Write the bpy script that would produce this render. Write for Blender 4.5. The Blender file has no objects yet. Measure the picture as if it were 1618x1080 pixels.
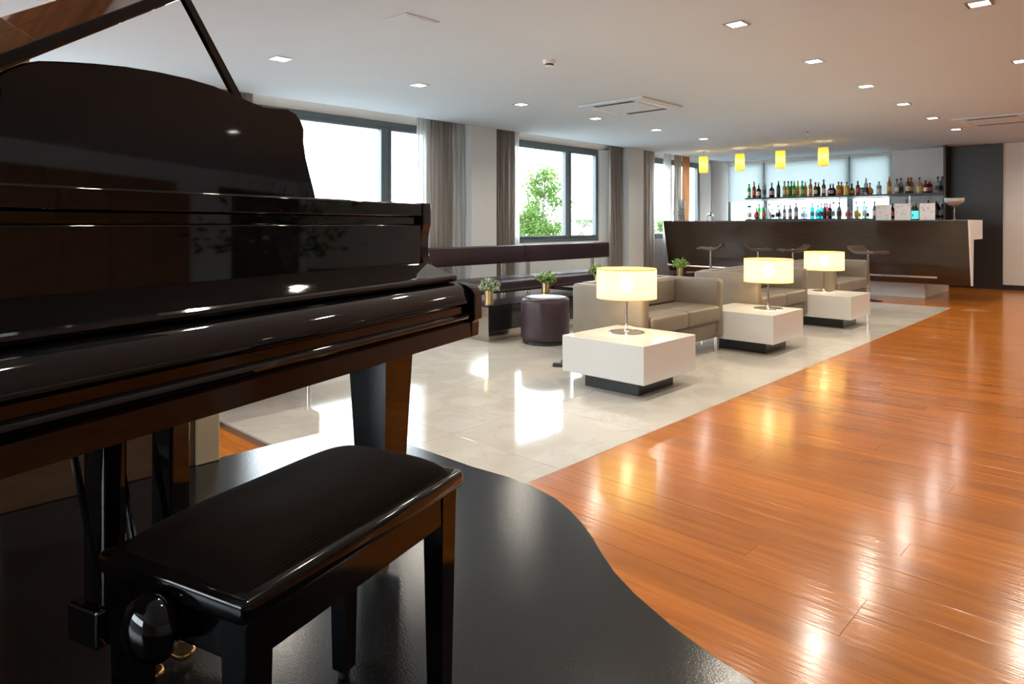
import bpy, bmesh, math, random
from mathutils import Vector, Matrix
random.seed(7)
D = bpy.data; S = bpy.context.scene; COL = S.collection
R = math.radians

# ------------------------------------------------------------------ camera
CAMH = 1.17; F = 1064.0; CX = 809.0; HY = 354.0; YAW = R(43.64)
cam_d = D.cameras.new('camera'); cam = D.objects.new('camera', cam_d); COL.objects.link(cam)
cam.location = (0, 0, CAMH); cam.rotation_euler = (R(90), 0, YAW)
cam_d.sensor_width = 36; cam_d.lens = F / 1618 * 36; cam_d.shift_y = -(540 - HY) / 1618
cam_d.clip_start = 0.05; cam_d.clip_end = 300
S.camera = cam
FW = (-math.sin(YAW), math.cos(YAW)); RT = (math.cos(YAW), math.sin(YAW))
def ray(px, py):
    a = (px - CX) / F
    return (FW[0] + a * RT[0], FW[1] + a * RT[1], (HY - py) / F)
def at_z(px, py, z):
    r = ray(px, py); t = (z - CAMH) / r[2]; return Vector((r[0] * t, r[1] * t, z))
def at_y(px, py, y):
    r = ray(px, py); t = y / r[1]; return Vector((r[0] * t, y, CAMH + r[2] * t))
def at_x(px, py, x):
    r = ray(px, py); t = x / r[0]; return Vector((x, r[1] * t, CAMH + r[2] * t))
def rd(r, d, z=0): return Vector((r * RT[0] + d * FW[0], r * RT[1] + d * FW[1], z))

# ------------------------------------------------------------------ world, exposure
w = D.worlds.new('overcast_sky'); S.world = w; w.use_nodes = True
bg = w.node_tree.nodes['Background']
bg.inputs[0].default_value = (0.84, 0.94, 1.0, 1); bg.inputs[1].default_value = 6.8
S.view_settings.view_transform = 'Standard'; S.view_settings.look = 'None'
S.view_settings.gamma = 1; S.view_settings.use_curve_mapping = False
S.view_settings.exposure = 0.68
DOWN_W = 9.5        # each ceiling downlight
LAMP_W = 11.0         # each table lamp bulb
PEND_W = 3.5         # each bar pendant bulb

# ------------------------------------------------------------------ materials
MATS = {}
def nt(name):
    m = D.materials.new(name); m.use_nodes = True; MATS[name] = m
    t = m.node_tree; return m, t, t.nodes, t.links, t.nodes['Principled BSDF']
def pbr(name, col, rough=.5, metal=0, coat=0, spec=.5, noise=0, nscale=8, bump=0, bscale=60, stretch=None, sheen=0):
    m, t, n, l, b = nt(name)
    b.inputs['Base Color'].default_value = (*col, 1); b.inputs['Roughness'].default_value = rough
    b.inputs['Metallic'].default_value = metal; b.inputs['Coat Weight'].default_value = coat
    b.inputs['Coat Roughness'].default_value = .05; b.inputs['Specular IOR Level'].default_value = spec
    b.inputs['Sheen Weight'].default_value = sheen
    if noise or bump:
        tc = n.new('ShaderNodeTexCoord'); mp = n.new('ShaderNodeMapping'); l.new(tc.outputs['Object'], mp.inputs[0])
        if stretch: mp.inputs['Scale'].default_value = stretch
    if noise:
        x = n.new('ShaderNodeTexNoise'); x.inputs['Scale'].default_value = nscale; x.inputs['Detail'].default_value = 5
        l.new(mp.outputs[0], x.inputs[0])
        r = n.new('ShaderNodeValToRGB'); l.new(x.outputs[0], r.inputs[0])
        r.color_ramp.elements[0].position = .3; r.color_ramp.elements[1].position = .7
        r.color_ramp.elements[0].color = (*[c * (1 - noise) for c in col], 1)
        r.color_ramp.elements[1].color = (*[min(1, c * (1 + noise)) for c in col], 1)
        l.new(r.outputs[0], b.inputs['Base Color'])
    if bump:
        x = n.new('ShaderNodeTexNoise'); x.inputs['Scale'].default_value = bscale; x.inputs['Detail'].default_value = 3
        l.new(mp.outputs[0], x.inputs[0]); u = n.new('ShaderNodeBump'); u.inputs['Strength'].default_value = bump
        u.inputs['Distance'].default_value = .002; l.new(x.outputs[0], u.inputs['Height']); l.new(u.outputs[0], b.inputs['Normal'])
    return m
def emit(name, col, st):
    m, t, n, l, b = nt(name)
    b.inputs['Base Color'].default_value = (0, 0, 0, 1); b.inputs['Emission Color'].default_value = (*col, 1)
    b.inputs['Emission Strength'].default_value = st; return m
def cloth(name, col, trans=.35, rough=.9, clear=0.0):
    m, t, n, l, b = nt(name)
    b.inputs['Base Color'].default_value = (*col, 1); b.inputs['Roughness'].default_value = rough
    b.inputs['Specular IOR Level'].default_value = .2
    tr = n.new('ShaderNodeBsdfTranslucent'); tr.inputs[0].default_value = (*col, 1)
    mx = n.new('ShaderNodeMixShader'); mx.inputs[0].default_value = trans
    l.new(b.outputs[0], mx.inputs[1]); l.new(tr.outputs[0], mx.inputs[2]); out = n['Material Output']
    if clear:
        tp = n.new('ShaderNodeBsdfTransparent'); m2 = n.new('ShaderNodeMixShader'); m2.inputs[0].default_value = clear
        l.new(mx.outputs[0], m2.inputs[1]); l.new(tp.outputs[0], m2.inputs[2]); l.new(m2.outputs[0], out.inputs[0])
    else: l.new(mx.outputs[0], out.inputs[0])
    # fine weave
    tc = n.new('ShaderNodeTexCoord'); x = n.new('ShaderNodeTexNoise'); x.inputs['Scale'].default_value = 300
    l.new(tc.outputs['Object'], x.inputs[0]); u = n.new('ShaderNodeBump'); u.inputs['Strength'].default_value = .15
    u.inputs['Distance'].default_value = .001; l.new(x.outputs[0], u.inputs['Height']); l.new(u.outputs[0], b.inputs['Normal'])
    return m
def glassy(name, col, clear=.5, rough=.05):
    m, t, n, l, b = nt(name)
    b.inputs['Base Color'].default_value = (*[c * .7 for c in col], 1); b.inputs['Roughness'].default_value = rough
    tp = n.new('ShaderNodeBsdfTransparent'); tp.inputs[0].default_value = (*col, 1)
    mx = n.new('ShaderNodeMixShader'); mx.inputs[0].default_value = clear
    l.new(b.outputs[0], mx.inputs[1]); l.new(tp.outputs[0], mx.inputs[2]); l.new(mx.outputs[0], n['Material Output'].inputs[0])
    return m
def pane_mat():
    m, t, n, l, b = nt('window_glass')
    tp = n.new('ShaderNodeBsdfTransparent'); gl = n.new('ShaderNodeBsdfGlossy'); gl.inputs['Roughness'].default_value = .02
    lw = n.new('ShaderNodeLayerWeight'); pw = n.new('ShaderNodeMath'); pw.operation = 'POWER'; pw.inputs[1].default_value = 5
    fr = n.new('ShaderNodeMath'); fr.operation = 'MULTIPLY_ADD'; fr.inputs[1].default_value = .9; fr.inputs[2].default_value = .03
    l.new(lw.outputs['Facing'], pw.inputs[0]); l.new(pw.outputs[0], fr.inputs[0])
    mx = n.new('ShaderNodeMixShader'); l.new(fr.outputs[0], mx.inputs[0]); l.new(tp.outputs[0], mx.inputs[1]); l.new(gl.outputs[0], mx.inputs[2])
    l.new(mx.outputs[0], n['Material Output'].inputs[0]); return m
def wood_plank():
    m, t, n, l, b = nt('floor_wood')
    tc = n.new('ShaderNodeTexCoord'); oi = n.new('ShaderNodeObjectInfo')
    ad = n.new('ShaderNodeVectorMath'); ad.operation = 'ADD'; l.new(tc.outputs['Object'], ad.inputs[0])
    sc = n.new('ShaderNodeMath'); sc.operation = 'MULTIPLY'; sc.inputs[1].default_value = 37; l.new(oi.outputs['Random'], sc.inputs[0])
    l.new(sc.outputs[0], ad.inputs[1])
    mp = n.new('ShaderNodeMapping'); mp.inputs['Scale'].default_value = (1.2, 16, 4); l.new(ad.outputs[0], mp.inputs[0])
    x = n.new('ShaderNodeTexNoise'); x.inputs['Scale'].default_value = 2.2; x.inputs['Detail'].default_value = 7; x.inputs['Roughness'].default_value = .62
    l.new(mp.outputs[0], x.inputs[0])
    r = n.new('ShaderNodeValToRGB'); l.new(x.outputs[0], r.inputs[0]); e = r.color_ramp.elements
    e[0].position = .28; e[0].color = (.32, .088, .006, 1); e[1].position = .75; e[1].color = (.53, .172, .018, 1)
    h = n.new('ShaderNodeHueSaturation'); l.new(r.outputs[0], h.inputs['Color'])
    v = n.new('ShaderNodeMapRange'); v.inputs['To Min'].default_value = .84; v.inputs['To Max'].default_value = 1.10
    l.new(oi.outputs['Random'], v.inputs[0]); l.new(v.outputs[0], h.inputs['Value'])
    l.new(h.outputs[0], b.inputs['Base Color'])
    b.inputs['Roughness'].default_value = .17; b.inputs['Specular IOR Level'].default_value = .5
    b.inputs['Coat Weight'].default_value = .15; b.inputs['Coat Roughness'].default_value = .09
    y = n.new('ShaderNodeTexNoise'); y.inputs['Scale'].default_value = 5; y.inputs['Detail'].default_value = 3; l.new(mp.outputs[0], y.inputs[0])
    u = n.new('ShaderNodeBump'); u.inputs['Strength'].default_value = .28; u.inputs['Distance'].default_value = .002
    l.new(y.outputs[0], u.inputs['Height']); l.new(u.outputs[0], b.inputs['Normal']); l.new(u.outputs[0], b.inputs['Coat Normal'])
    return m
def marble():
    m, t, n, l, b = nt('marble')
    tc = n.new('ShaderNodeTexCoord'); oi = n.new('ShaderNodeObjectInfo')
    ad = n.new('ShaderNodeVectorMath'); ad.operation = 'ADD'; l.new(tc.outputs['Object'], ad.inputs[0])
    sc = n.new('ShaderNodeMath'); sc.operation = 'MULTIPLY'; sc.inputs[1].default_value = 23; l.new(oi.outputs['Random'], sc.inputs[0]); l.new(sc.outputs[0], ad.inputs[1])
    x = n.new('ShaderNodeTexNoise'); x.inputs['Scale'].default_value = 2.4; x.inputs['Detail'].default_value = 8; x.inputs['Distortion'].default_value = 1.2
    l.new(ad.outputs[0], x.inputs[0])
    r = n.new('ShaderNodeValToRGB'); l.new(x.outputs[0], r.inputs[0]); e = r.color_ramp.elements
    e[0].position = .30; e[0].color = (.50, .47, .42, 1); e[1].position = .62; e[1].color = (.57, .545, .50, 1)
    k = r.color_ramp.elements.new(.495); k.color = (.53, .505, .46, 1)
    k = r.color_ramp.elements.new(.505); k.color = (.47, .44, .39, 1)
    k = r.color_ramp.elements.new(.515); k.color = (.53, .505, .465, 1)
    l.new(r.outputs[0], b.inputs['Base Color']); b.inputs['Roughness'].default_value = .07; b.inputs['Specular IOR Level'].default_value = .75
    return m
def speckled():
    m, t, n, l, b = nt('stage_black')
    tc = n.new('ShaderNodeTexCoord')
    x = n.new('ShaderNodeTexNoise'); x.inputs['Scale'].default_value = 420; x.inputs['Detail'].default_value = 2; l.new(tc.outputs['Object'], x.inputs[0])
    r = n.new('ShaderNodeValToRGB'); l.new(x.outputs[0], r.inputs[0]); e = r.color_ramp.elements
    e[0].position = .60; e[0].color = (.007, .0075, .009, 1); e[1].position = .76; e[1].color = (.07, .07, .08, 1)
    l.new(r.outputs[0], b.inputs['Base Color']); b.inputs['Roughness'].default_value = .16; b.inputs['Specular IOR Level'].default_value = .5
    y = n.new('ShaderNodeTexNoise'); y.inputs['Scale'].default_value = 190; y.inputs['Detail'].default_value = 3; l.new(tc.outputs['Object'], y.inputs[0])
    u = n.new('ShaderNodeBump'); u.inputs['Strength'].default_value = .32; u.inputs['Distance'].default_value = .001
    l.new(y.outputs[0], u.inputs['Height']); l.new(u.outputs[0], b.inputs['Normal'])
    return m
def ribbed():
    m, t, n, l, b = nt('ribbed_velvet')
    b.inputs['Base Color'].default_value = (.007, .0045, .0036, 1); b.inputs['Roughness'].default_value = .75; b.inputs['Specular IOR Level'].default_value = .03
    tc = n.new('ShaderNodeTexCoord'); x = n.new('ShaderNodeTexWave'); x.wave_type = 'BANDS'; x.bands_direction = 'Y'
    x.inputs['Scale'].default_value = 110; l.new(tc.outputs['Object'], x.inputs[0])
    u = n.new('ShaderNodeBump'); u.inputs['Strength'].default_value = .25; u.inputs['Distance'].default_value = .001
    l.new(x.outputs[0], u.inputs['Height']); l.new(u.outputs[0], b.inputs['Normal']); return m

wood_plank(); marble(); speckled(); ribbed(); pane_mat()
pbr('ceiling_paint', (.625, .715, .83), .9, noise=.01, nscale=2)
pbr('wall_paint', (.70, .715, .73), .85, noise=.015, nscale=3)
pbr('wall_warm', (.74, .70, .66), .8, noise=.03, nscale=3)
pbr('header_white', (.86, .87, .87), .8)
pbr('grout', (.42, .40, .37), .8)
pbr('neutral_fill_grey', (.40, .42, .45), .95, noise=.1, nscale=200)
pbr('subfloor', (.12, .05, .02), .8)
pbr('window_metal', (.15, .19, .21), .4)
pbr('chrome', (.75, .75, .76), .12, metal=1)
pbr('steel', (.55, .55, .56), .25, metal=1)
pbr('brass', (.80, .52, .20), .22, metal=1)
pbr('gold_pot', (.78, .58, .28), .28, metal=1, noise=.1)
pbr('piano_black', (.0030, .0028, .0032), .035, coat=0, spec=.66)
pbr('stool_black', (.004, .0036, .0036), .10, coat=0, spec=.45)
pbr('soundboard_wood', (.50, .24, .07), .35, noise=.25, nscale=4, stretch=(1, 14, 1))
pbr('iron_gold', (.70, .46, .16), .3, metal=.9)
pbr('felt_red', (.25, .012, .015), .95)
pbr('sofa_leather', (.20, .165, .128), .42, noise=.08, nscale=6, bump=.25, bscale=180)
pbr('bench_leather', (.028, .0135, .021), .36, noise=.15, nscale=5, bump=.2, bscale=160)
pbr('pouf_leather', (.05, .029, .037), .33, noise=.1, nscale=5, bump=.2, bscale=160)
pbr('white_lacquer', (.68, .685, .67), .16, coat=.3)
pbr('dark_plinth', (.05, .05, .05), .25, metal=.6)
pbr('mirror_plinth', (.55, .52, .48), .12, metal=1)
pbr('black_lacquer', (.012, .012, .014), .1, coat=.5)
pbr('bar_brown', (.036, .020, .011), .22, coat=.1, noise=.15, nscale=3, stretch=(1, 1, 6))
pbr('bar_dark', (.022, .018, .016), .25, noise=.1)
pbr('panel_dark', (.022, .016, .014), .35, noise=.15, nscale=3, stretch=(1, 1, 8))
pbr('white_panel', (.80, .79, .80), .35)
pbr('stool_seat', (.085, .055, .04), .3)
pbr('shelf_dark', (.03, .033, .035), .3)
pbr('panel_wood', (.30, .13, .045), .35, noise=.3, nscale=3, stretch=(1, 1, 9))
pbr('partition_brown', (.10, .055, .03), .4, noise=.2, nscale=4, stretch=(1, 1, 7))
pbr('partition_beige', (.55, .45, .30), .5, noise=.06)
pbr('plastic_white', (.80, .80, .79), .4)
pbr('plastic_dark', (.03, .03, .03), .5)
pbr('slot_dark', (.08, .08, .08), .7)
pbr('paper', (.78, .72, .70), .8, noise=.03)
pbr('ink', (.22, .16, .16), .8)
pbr('cord_white', (.7, .7, .68), .5)
pbr('leaf_green', (.20, .33, .07), .5, noise=.45, nscale=30)
pbr('leaf_grey', (.30, .38, .24), .6, noise=.35, nscale=30)
pbr('bark', (.16, .13, .10), .9, noise=.2)
pbr('ground_green', (.30, .30, .27), .95, noise=.3, nscale=2)
pbr('plant_dark', (.03, .07, .02), .45, noise=.3, nscale=20)
cloth('tree_leaf', (.11, .20, .05), .5)
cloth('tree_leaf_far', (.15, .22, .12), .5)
cloth('curtain_taupe', (.42, .375, .34), .35)
cloth('curtain_rust', (.46, .22, .10), .3)
cloth('sheer', (.78, .80, .80), .5, clear=.25)
cloth('blind', (.62, .68, .69), .5)
cloth('shade_cream', (.92, .80, .42), .66, rough=.8, clear=.10)
cloth('shade_yellow', (.92, .68, .16), .62, rough=.7)
cloth('shade_seam', (.75, .58, .30), .45)
emit('light_glow', (1, .95, .86), 14)
def bulb_glow():
    m, t, n, l, b = nt('bulb_glow')
    tp = n.new('ShaderNodeBsdfTransparent'); em = n.new('ShaderNodeEmission'); em.inputs[0].default_value = (1, .86, .60, 1); em.inputs[1].default_value = 16
    mx = n.new('ShaderNodeMixShader'); mx.inputs[0].default_value = .4; l.new(tp.outputs[0], mx.inputs[1]); l.new(em.outputs[0], mx.inputs[2]); l.new(mx.outputs[0], n['Material Output'].inputs[0])
bulb_glow()
emit('screen_cyan', (.08, .85, .85), 1.1)

# ------------------------------------------------------------------ mesh helpers
class MB:
    def __init__(s): s.bm = bmesh.new()
    def box(s, x0, x1, y0, y1, z0, z1, bev=0, seg=2):
        g = bmesh.ops.create_cube(s.bm, size=1, matrix=Matrix.Translation(((x0 + x1) / 2, (y0 + y1) / 2, (z0 + z1) / 2)) @ Matrix.Diagonal((abs(x1 - x0), abs(y1 - y0), abs(z1 - z0), 1)))
        if bev:
            vs = set(g['verts']); es = [e for e in s.bm.edges if e.verts[0] in vs and e.verts[1] in vs]
            bmesh.ops.bevel(s.bm, geom=es, offset=bev, segments=seg, profile=.5, affect='EDGES')
        return s
    def hexa(s, bot, top):
        v = [s.bm.verts.new(p) for p in bot + top]
        for f in ((3, 2, 1, 0), (4, 5, 6, 7), (0, 1, 5, 4), (1, 2, 6, 5), (2, 3, 7, 6), (3, 0, 4, 7)): s.bm.faces.new([v[i] for i in f])
        return s
    def prism(s, pts, fn0, fn1):
        a = [s.bm.verts.new(fn0(p)) for p in pts]; b = [s.bm.verts.new(fn1(p)) for p in pts]; n = len(pts)
        s.bm.faces.new(a[::-1]); s.bm.faces.new(b)
        for i in range(n): s.bm.faces.new((a[i], a[(i + 1) % n], b[(i + 1) % n], b[i]))
        bmesh.ops.recalc_face_normals(s.bm, faces=s.bm.faces[:]); return s
    def prism_z(s, pts, z0, z1): return s.prism(pts, lambda p: (p[0], p[1], z0), lambda p: (p[0], p[1], z1))
    def prism_x(s, pts, x0, x1): return s.prism(pts, lambda p: (x0, p[0], p[1]), lambda p: (x1, p[0], p[1]))
    def prism_y(s, pts, y0, y1): return s.prism(pts, lambda p: (p[0], y0, p[1]), lambda p: (p[0], y1, p[1]))
    def lathe(s, prof, n=24, c=(0, 0), cap=True):
        rings = []
        for r, z in prof:
            rings.append([s.bm.verts.new((c[0] + r * math.cos(2 * math.pi * i / n), c[1] + r * math.sin(2 * math.pi * i / n), z)) for i in range(n)])
        for a, b in zip(rings, rings[1:]):
            for i in range(n): s.bm.faces.new((a[i], a[(i + 1) % n], b[(i + 1) % n], b[i]))
        if cap: s.bm.faces.new(rings[0][::-1]); s.bm.faces.new(rings[-1])
        return s
    def tube(s, pts, r, n=8):
        pts = [Vector(p) for p in pts]; rings = []
        rr = r if isinstance(r, (list, tuple)) else [r] * len(pts)
        for i, p in enumerate(pts):
            d = (pts[min(i + 1, len(pts) - 1)] - pts[max(i - 1, 0)]).normalized()
            u = d.cross(Vector((0, 0, 1)));
            if u.length < 1e-3: u = d.cross(Vector((1, 0, 0)))
            u.normalize(); v = d.cross(u)
            rings.append([s.bm.verts.new(p + rr[i] * (u * math.cos(2 * math.pi * k / n) + v * math.sin(2 * math.pi * k / n))) for k in range(n)])
        for a, b in zip(rings, rings[1:]):
            for i in range(n): s.bm.faces.new((a[i], a[(i + 1) % n], b[(i + 1) % n], b[i]))
        s.bm.faces.new(rings[0][::-1]); s.bm.faces.new(rings[-1])
        bmesh.ops.recalc_face_normals(s.bm, faces=s.bm.faces[:]); return s
    def quad(s, a, b, c, d):
        s.bm.faces.new([s.bm.verts.new(p) for p in (a, b, c, d)]); return s
    def mesh(s, smooth=False, angle=35):
        me = D.meshes.new('m'); s.bm.normal_update()
        if smooth:
            for f in s.bm.faces: f.smooth = True
            for e in s.bm.edges:
                if len(e.link_faces) == 2 and e.calc_face_angle(0) > R(angle): e.smooth = False
        s.bm.to_mesh(me); s.bm.free(); return me
    def build(s, name, mat, parent=None, loc=(0, 0, 0), rz=0, smooth=False, angle=35):
        return link(name, s.mesh(smooth, angle), mat, parent, loc, rz)
def link(name, me, mat, parent=None, loc=(0, 0, 0), rz=0):
    o = D.objects.new(name, me); me.name = name
    if mat and not me.materials: me.materials.append(MATS[mat])
    COL.objects.link(o); o.location = loc; o.rotation_euler = (0, 0, rz)
    if parent: o.parent = parent
    return o
def tag(o, label=None, cat=None, group=None, kind=None):
    if label: o['label'] = label
    if cat: o['category'] = cat
    if group: o['group'] = group
    if kind: o['kind'] = kind
    return o
def thing(name, label, cat, loc=(0, 0, 0), rz=0, group=None):
    o = D.objects.new(name, None); COL.objects.link(o); o.location = loc; o.rotation_euler = (0, 0, rz); o.empty_display_size = .1
    return tag(o, label, cat, group)
def struct(o): o['kind'] = 'structure'; return o
def copy_tree(o, parent=None):
    c = o.copy(); COL.objects.link(c); c.parent = parent
    for ch in list(o.children): copy_tree(ch, c)
    return c
def lamp(name, typ, loc, power, col=(1, 1, 1), size=.1, parent=None, **k):
    d = D.lights.new(name, typ); d.energy = power; d.color = col
    if typ == 'AREA': d.size = size
    else: d.shadow_soft_size = size
    for a, b in k.items(): setattr(d, a, b)
    o = D.objects.new(name, d); COL.objects.link(o); o.location = loc
    if parent: o.parent = parent
    return o
def arc(cx, cy, r, a0, a1, n): return [(cx + r * math.cos(R(a0 + (a1 - a0) * i / n)), cy + r * math.sin(R(a0 + (a1 - a0) * i / n))) for i in range(n + 1)]

# ------------------------------------------------------------------ room shell
H = 2.62; XW = -7.25; XG = -7.6; XR = 5.2; YB = 14.85; YF = -4.5
MX0, MX1, MY0, MY1 = -7.55, -2.05, 1.71, 11.06
fl = struct(MB().box(XG - .15, XR, YF, YB + .2, -.2, -.012).build('floor', 'subfloor'))
# marble tiles
tw, tl = (MX1 - MX0) / 7, (MY1 - MY0) / 12
tile_me = MB().box(-tw / 2 + .0012, tw / 2 - .0012, -tl / 2 + .0012, tl / 2 - .0012, -.014, 0, bev=.001, seg=1).mesh(); tile_me.materials.append(MATS['marble'])
MB().box(MX0, MX1, MY0, MY1, -.0125, -.003).build('grout', 'grout', fl)
for i in range(7):
    for j in range(12): link('marble_tile', tile_me, None, fl, (MX0 + (i + .5) * tw, MY0 + (j + .5) * tl, 0))
# wood planks running across the room (along x)
PW = .128; plank_me = {}
def plank_mesh(L):
    L = round(L, 2)
    if L not in plank_me:
        me = MB().box(-L / 2 + .0002, L / 2 - .0002, -PW / 2 + .0002, PW / 2 - .0002, -.014, 0, bev=.0004, seg=1).mesh(); me.materials.append(MATS['floor_wood']); plank_me[L] = me
    return plank_me[L]
rest = MB(); XC = 2.6
def plank_row(y, x0, x1, single):
    x = x0; first = True
    cuts = []
    while x < x1 - .01:
        L = random.choice((1.4, 1.6, 1.8, 2.0))
        if first: L = random.choice((.6, 1.0, 1.4, 1.8)); first = False
        if x + L > x1 - .4: L = x1 - x
        cuts.append((x, round(L, 2))); x += round(L, 2)
    for x, L in cuts:
        if single and x < -.12 * y + .35:
            o = link('plank', plank_mesh(L), None, fl, (x + L / 2, y, random.uniform(-.0003, .0003)))
            o.rotation_euler = (R(random.uniform(-.11, .11)), R(random.uniform(-.008, .008)), 0)
        else: rest.box(x + .0006, x + L - .0006, y - PW / 2 + .0005, y + PW / 2 - .0005, -.014, 0)
ny = int((YB - YF) / PW)
for j in range(ny + 1):
    y = YF + (j + .5) * PW
    if y < -.6: continue
    if y < MY0 - .02: plank_row(y, XG, XC, False)
    elif y < MY1: plank_row(y, MX1 + .002, XC, True)
    elif y < 12.3: plank_row(y, -4.6, XC, True); plank_row(y, XG, -4.6, False)
    else: plank_row(y, -2.6, XC, True); plank_row(y, XG, -2.6, False)
o = rest.build('plank', 'floor_wood', fl); o['kind'] = 'stuff'
MB().box(XC, XR, -.644, YB, -.012, 0).build('unseen_floor_fill', 'neutral_fill_grey', fl); MB().box(XG, XR, YF, -.644, -.012, 0).build('unseen_floor_fill', 'neutral_fill_grey', fl)  # unseen grey floor, added to cut orange bounce onto the ceiling
# ceiling
ce = struct(MB().box(XW, XR, YF, YB + .2, H, H + .3).build('ceiling', 'ceiling_paint'))
MB().box(XG - .15, XW, YF, YB + .2, H + .12, H + .3).build('curtain_pocket', 'ceiling_paint', ce)
# window wall with piers, lintel, parapets
WIN = [(-3.9, -1.1), (-.3, 2.5), (3.4, 6.28), (7.72, 10.36), (11.85, 14.26)]
ZS, ZT = .86, 2.575
wl = struct(MB().box(XG - .15, XG, YF, YB + .2, ZT, H + .3).build('wall_left', 'header_white'))
edges = [YF] + [v for a, b in WIN for v in (a, b)] + [YB + .2]
for k in range(0, len(edges), 2): MB().box(XG - .15, XG, edges[k], edges[k + 1], 0, ZT).build('pier', 'header_white', wl)
for a, b in WIN: MB().box(XG - .15, XG + .03, a, b, 0, ZS).build('parapet', 'wall_paint', wl)
for a, b in ((-4.5, -4.2), (-.9, -.5), (2.72, 3.02), (6.74, 7.26), (10.84, 11.34)):
    MB().box(XG, XW, a, b, 0, H + .12).build('pillar', 'wall_paint', wl)
def window(idx, a, b, mull, trick=False):
    wd = struct(thing('window_%d' % idx, None, None)); fw = .075; x0, x1 = XG - .09, XG - .02
    for z0, z1 in ((ZS, ZS + fw), (ZT - .085, ZT)): MB().box(x0, x1, a, b, z0, z1, .006).build('window_frame', 'window_metal', wd)
    for y0, y1 in ((a, a + fw), (b - fw, b)): MB().box(x0, x1, y0, y1, ZS + fw, ZT - .085, .006).build('window_frame', 'window_metal', wd)
    MB().box(x0, x1 + .01, mull - .05, mull + .05, ZS + fw, ZT - .085, .008).build('mullion', 'window_metal', wd)
    for y0, y1 in ((a + fw, mull - .05), (mull + .05, b - fw)):
        s = .035; sm = MB()
        sm.box(x0 + .01, x1 + .02, y0, y0 + s, ZS + fw, ZT - .085); sm.box(x0 + .01, x1 + .02, y1 - s, y1, ZS + fw, ZT - .085)
        sm.box(x0 + .01, x1 + .02, y0 + s, y1 - s, ZS + fw, ZS + fw + s); sm.box(x0 + .01, x1 + .02, y0 + s, y1 - s, ZT - .085 - s, ZT - .085)
        sm.build('sash', 'window_metal', wd)
        MB().box(XG - .062, XG - .055, y0 + s, y1 - s, ZS + fw + s, ZT - .085 - s).build('pane', 'window_glass', wd)
    hn = MB().box(x1 + .01, x1 + .022, mull + .06, mull + .085, 1.42, 1.50, .004); hn.tube([(x1 + .02, mull + .072, 1.48), (x1 + .055, mull + .072, 1.48), (x1 + .06, mull + .072, 1.45), (x1 + .06, mull + .072, 1.36)], .009)
    hn.build('handle', 'steel', wd, smooth=True)
    MB().box(XG - .02, XG + .06, a, b, ZS - .03, ZS).build('window_sill', 'header_white', wd)
for a, b in WIN:
    MB().prism_y([(XG, ZT), (-7.455, 2.665), (-7.455, 2.74), (XG, 2.74)], a - .26, b + .26).build('soffit', 'header_white', wl)
    for y, sg in ((a, -1), (b, 1)):
        MB().prism_z([(XG, y), (-7.46, y + sg * .25), (-7.46, y + sg * .26), (XG, y + sg * .26)], 0, ZT).build('reveal', 'header_white', wl)
for i, (a, b) in enumerate(WIN): window(i + 1, a, b, (-2.5, 1.1, 5.48, 9.44, 12.93)[i])
# bar end wall with tall window behind roller blinds
WB0, WB1, WBZ0, WBZ1 = -7.22, -3.77, .95, 2.60
wb = struct(MB().box(WB1, XR, YB, YB + .2, 0, H + .3).build('wall_back', 'wall_paint'))
MB().box(XG, WB0, YB, YB + .2, 0, H + .3).build('pier', 'header_white', wb)
MB().box(WB0, WB1, YB, YB + .2, 0, WBZ0).build('parapet', 'wall_paint', wb)
MB().box(WB0, WB1, YB, YB + .2, WBZ1, H + .3).build('lintel', 'header_white', wb)
w5 = struct(thing('window_6', None, None))
mxs = [at_y(p, 300, YB).x for p in (1206, 1341)]
xs = [WB0] + mxs + [WB1]
for z0, z1 in ((WBZ0, WBZ0 + .07), (WBZ1 - .07, WBZ1)): MB().box(WB0, WB1, YB + .08, YB + .15, z0, z1).build('window_frame', 'window_metal', w5)
for x in xs: MB().box(max(WB0, x - .06), min(WB1, x + .06), YB + .07, YB + .15, WBZ0 + .07, WBZ1 - .07).build('mullion', 'window_metal', w5)
for a, b in zip(xs, xs[1:]): MB().box(a + .06, b - .06, YB + .10, YB + .106, WBZ0 + .07, WBZ1 - .07).build('pane', 'window_glass', w5)
names = ('leftmost', 'middle', 'rightmost')
for k, (a, b) in enumerate(zip(xs, xs[1:])):
    zb = at_y(1160, 317, YB).z if k == 0 else 1.72
    t = thing('roller_blind', '%s of the three pale roller blinds behind the bar shelves' % names[k], 'blind', (0, YB + .03, 0), group='roller blinds behind the bar')
    MB().box(a + .015, b - .015, -.002, .002, zb, WBZ1 - .03).build('blind_cloth', 'blind', t)
    MB().box(a + .015, b - .015, -.008, .008, zb - .02, zb).build('bottom_bar', 'plastic_white', t)
    tb = MB(); tb.tube([(a + .01, 0, WBZ1 - .03), (b - .01, 0, WBZ1 - .03)], .024, 12); tb.build('roller', 'plastic_white', t, smooth=True)
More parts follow.
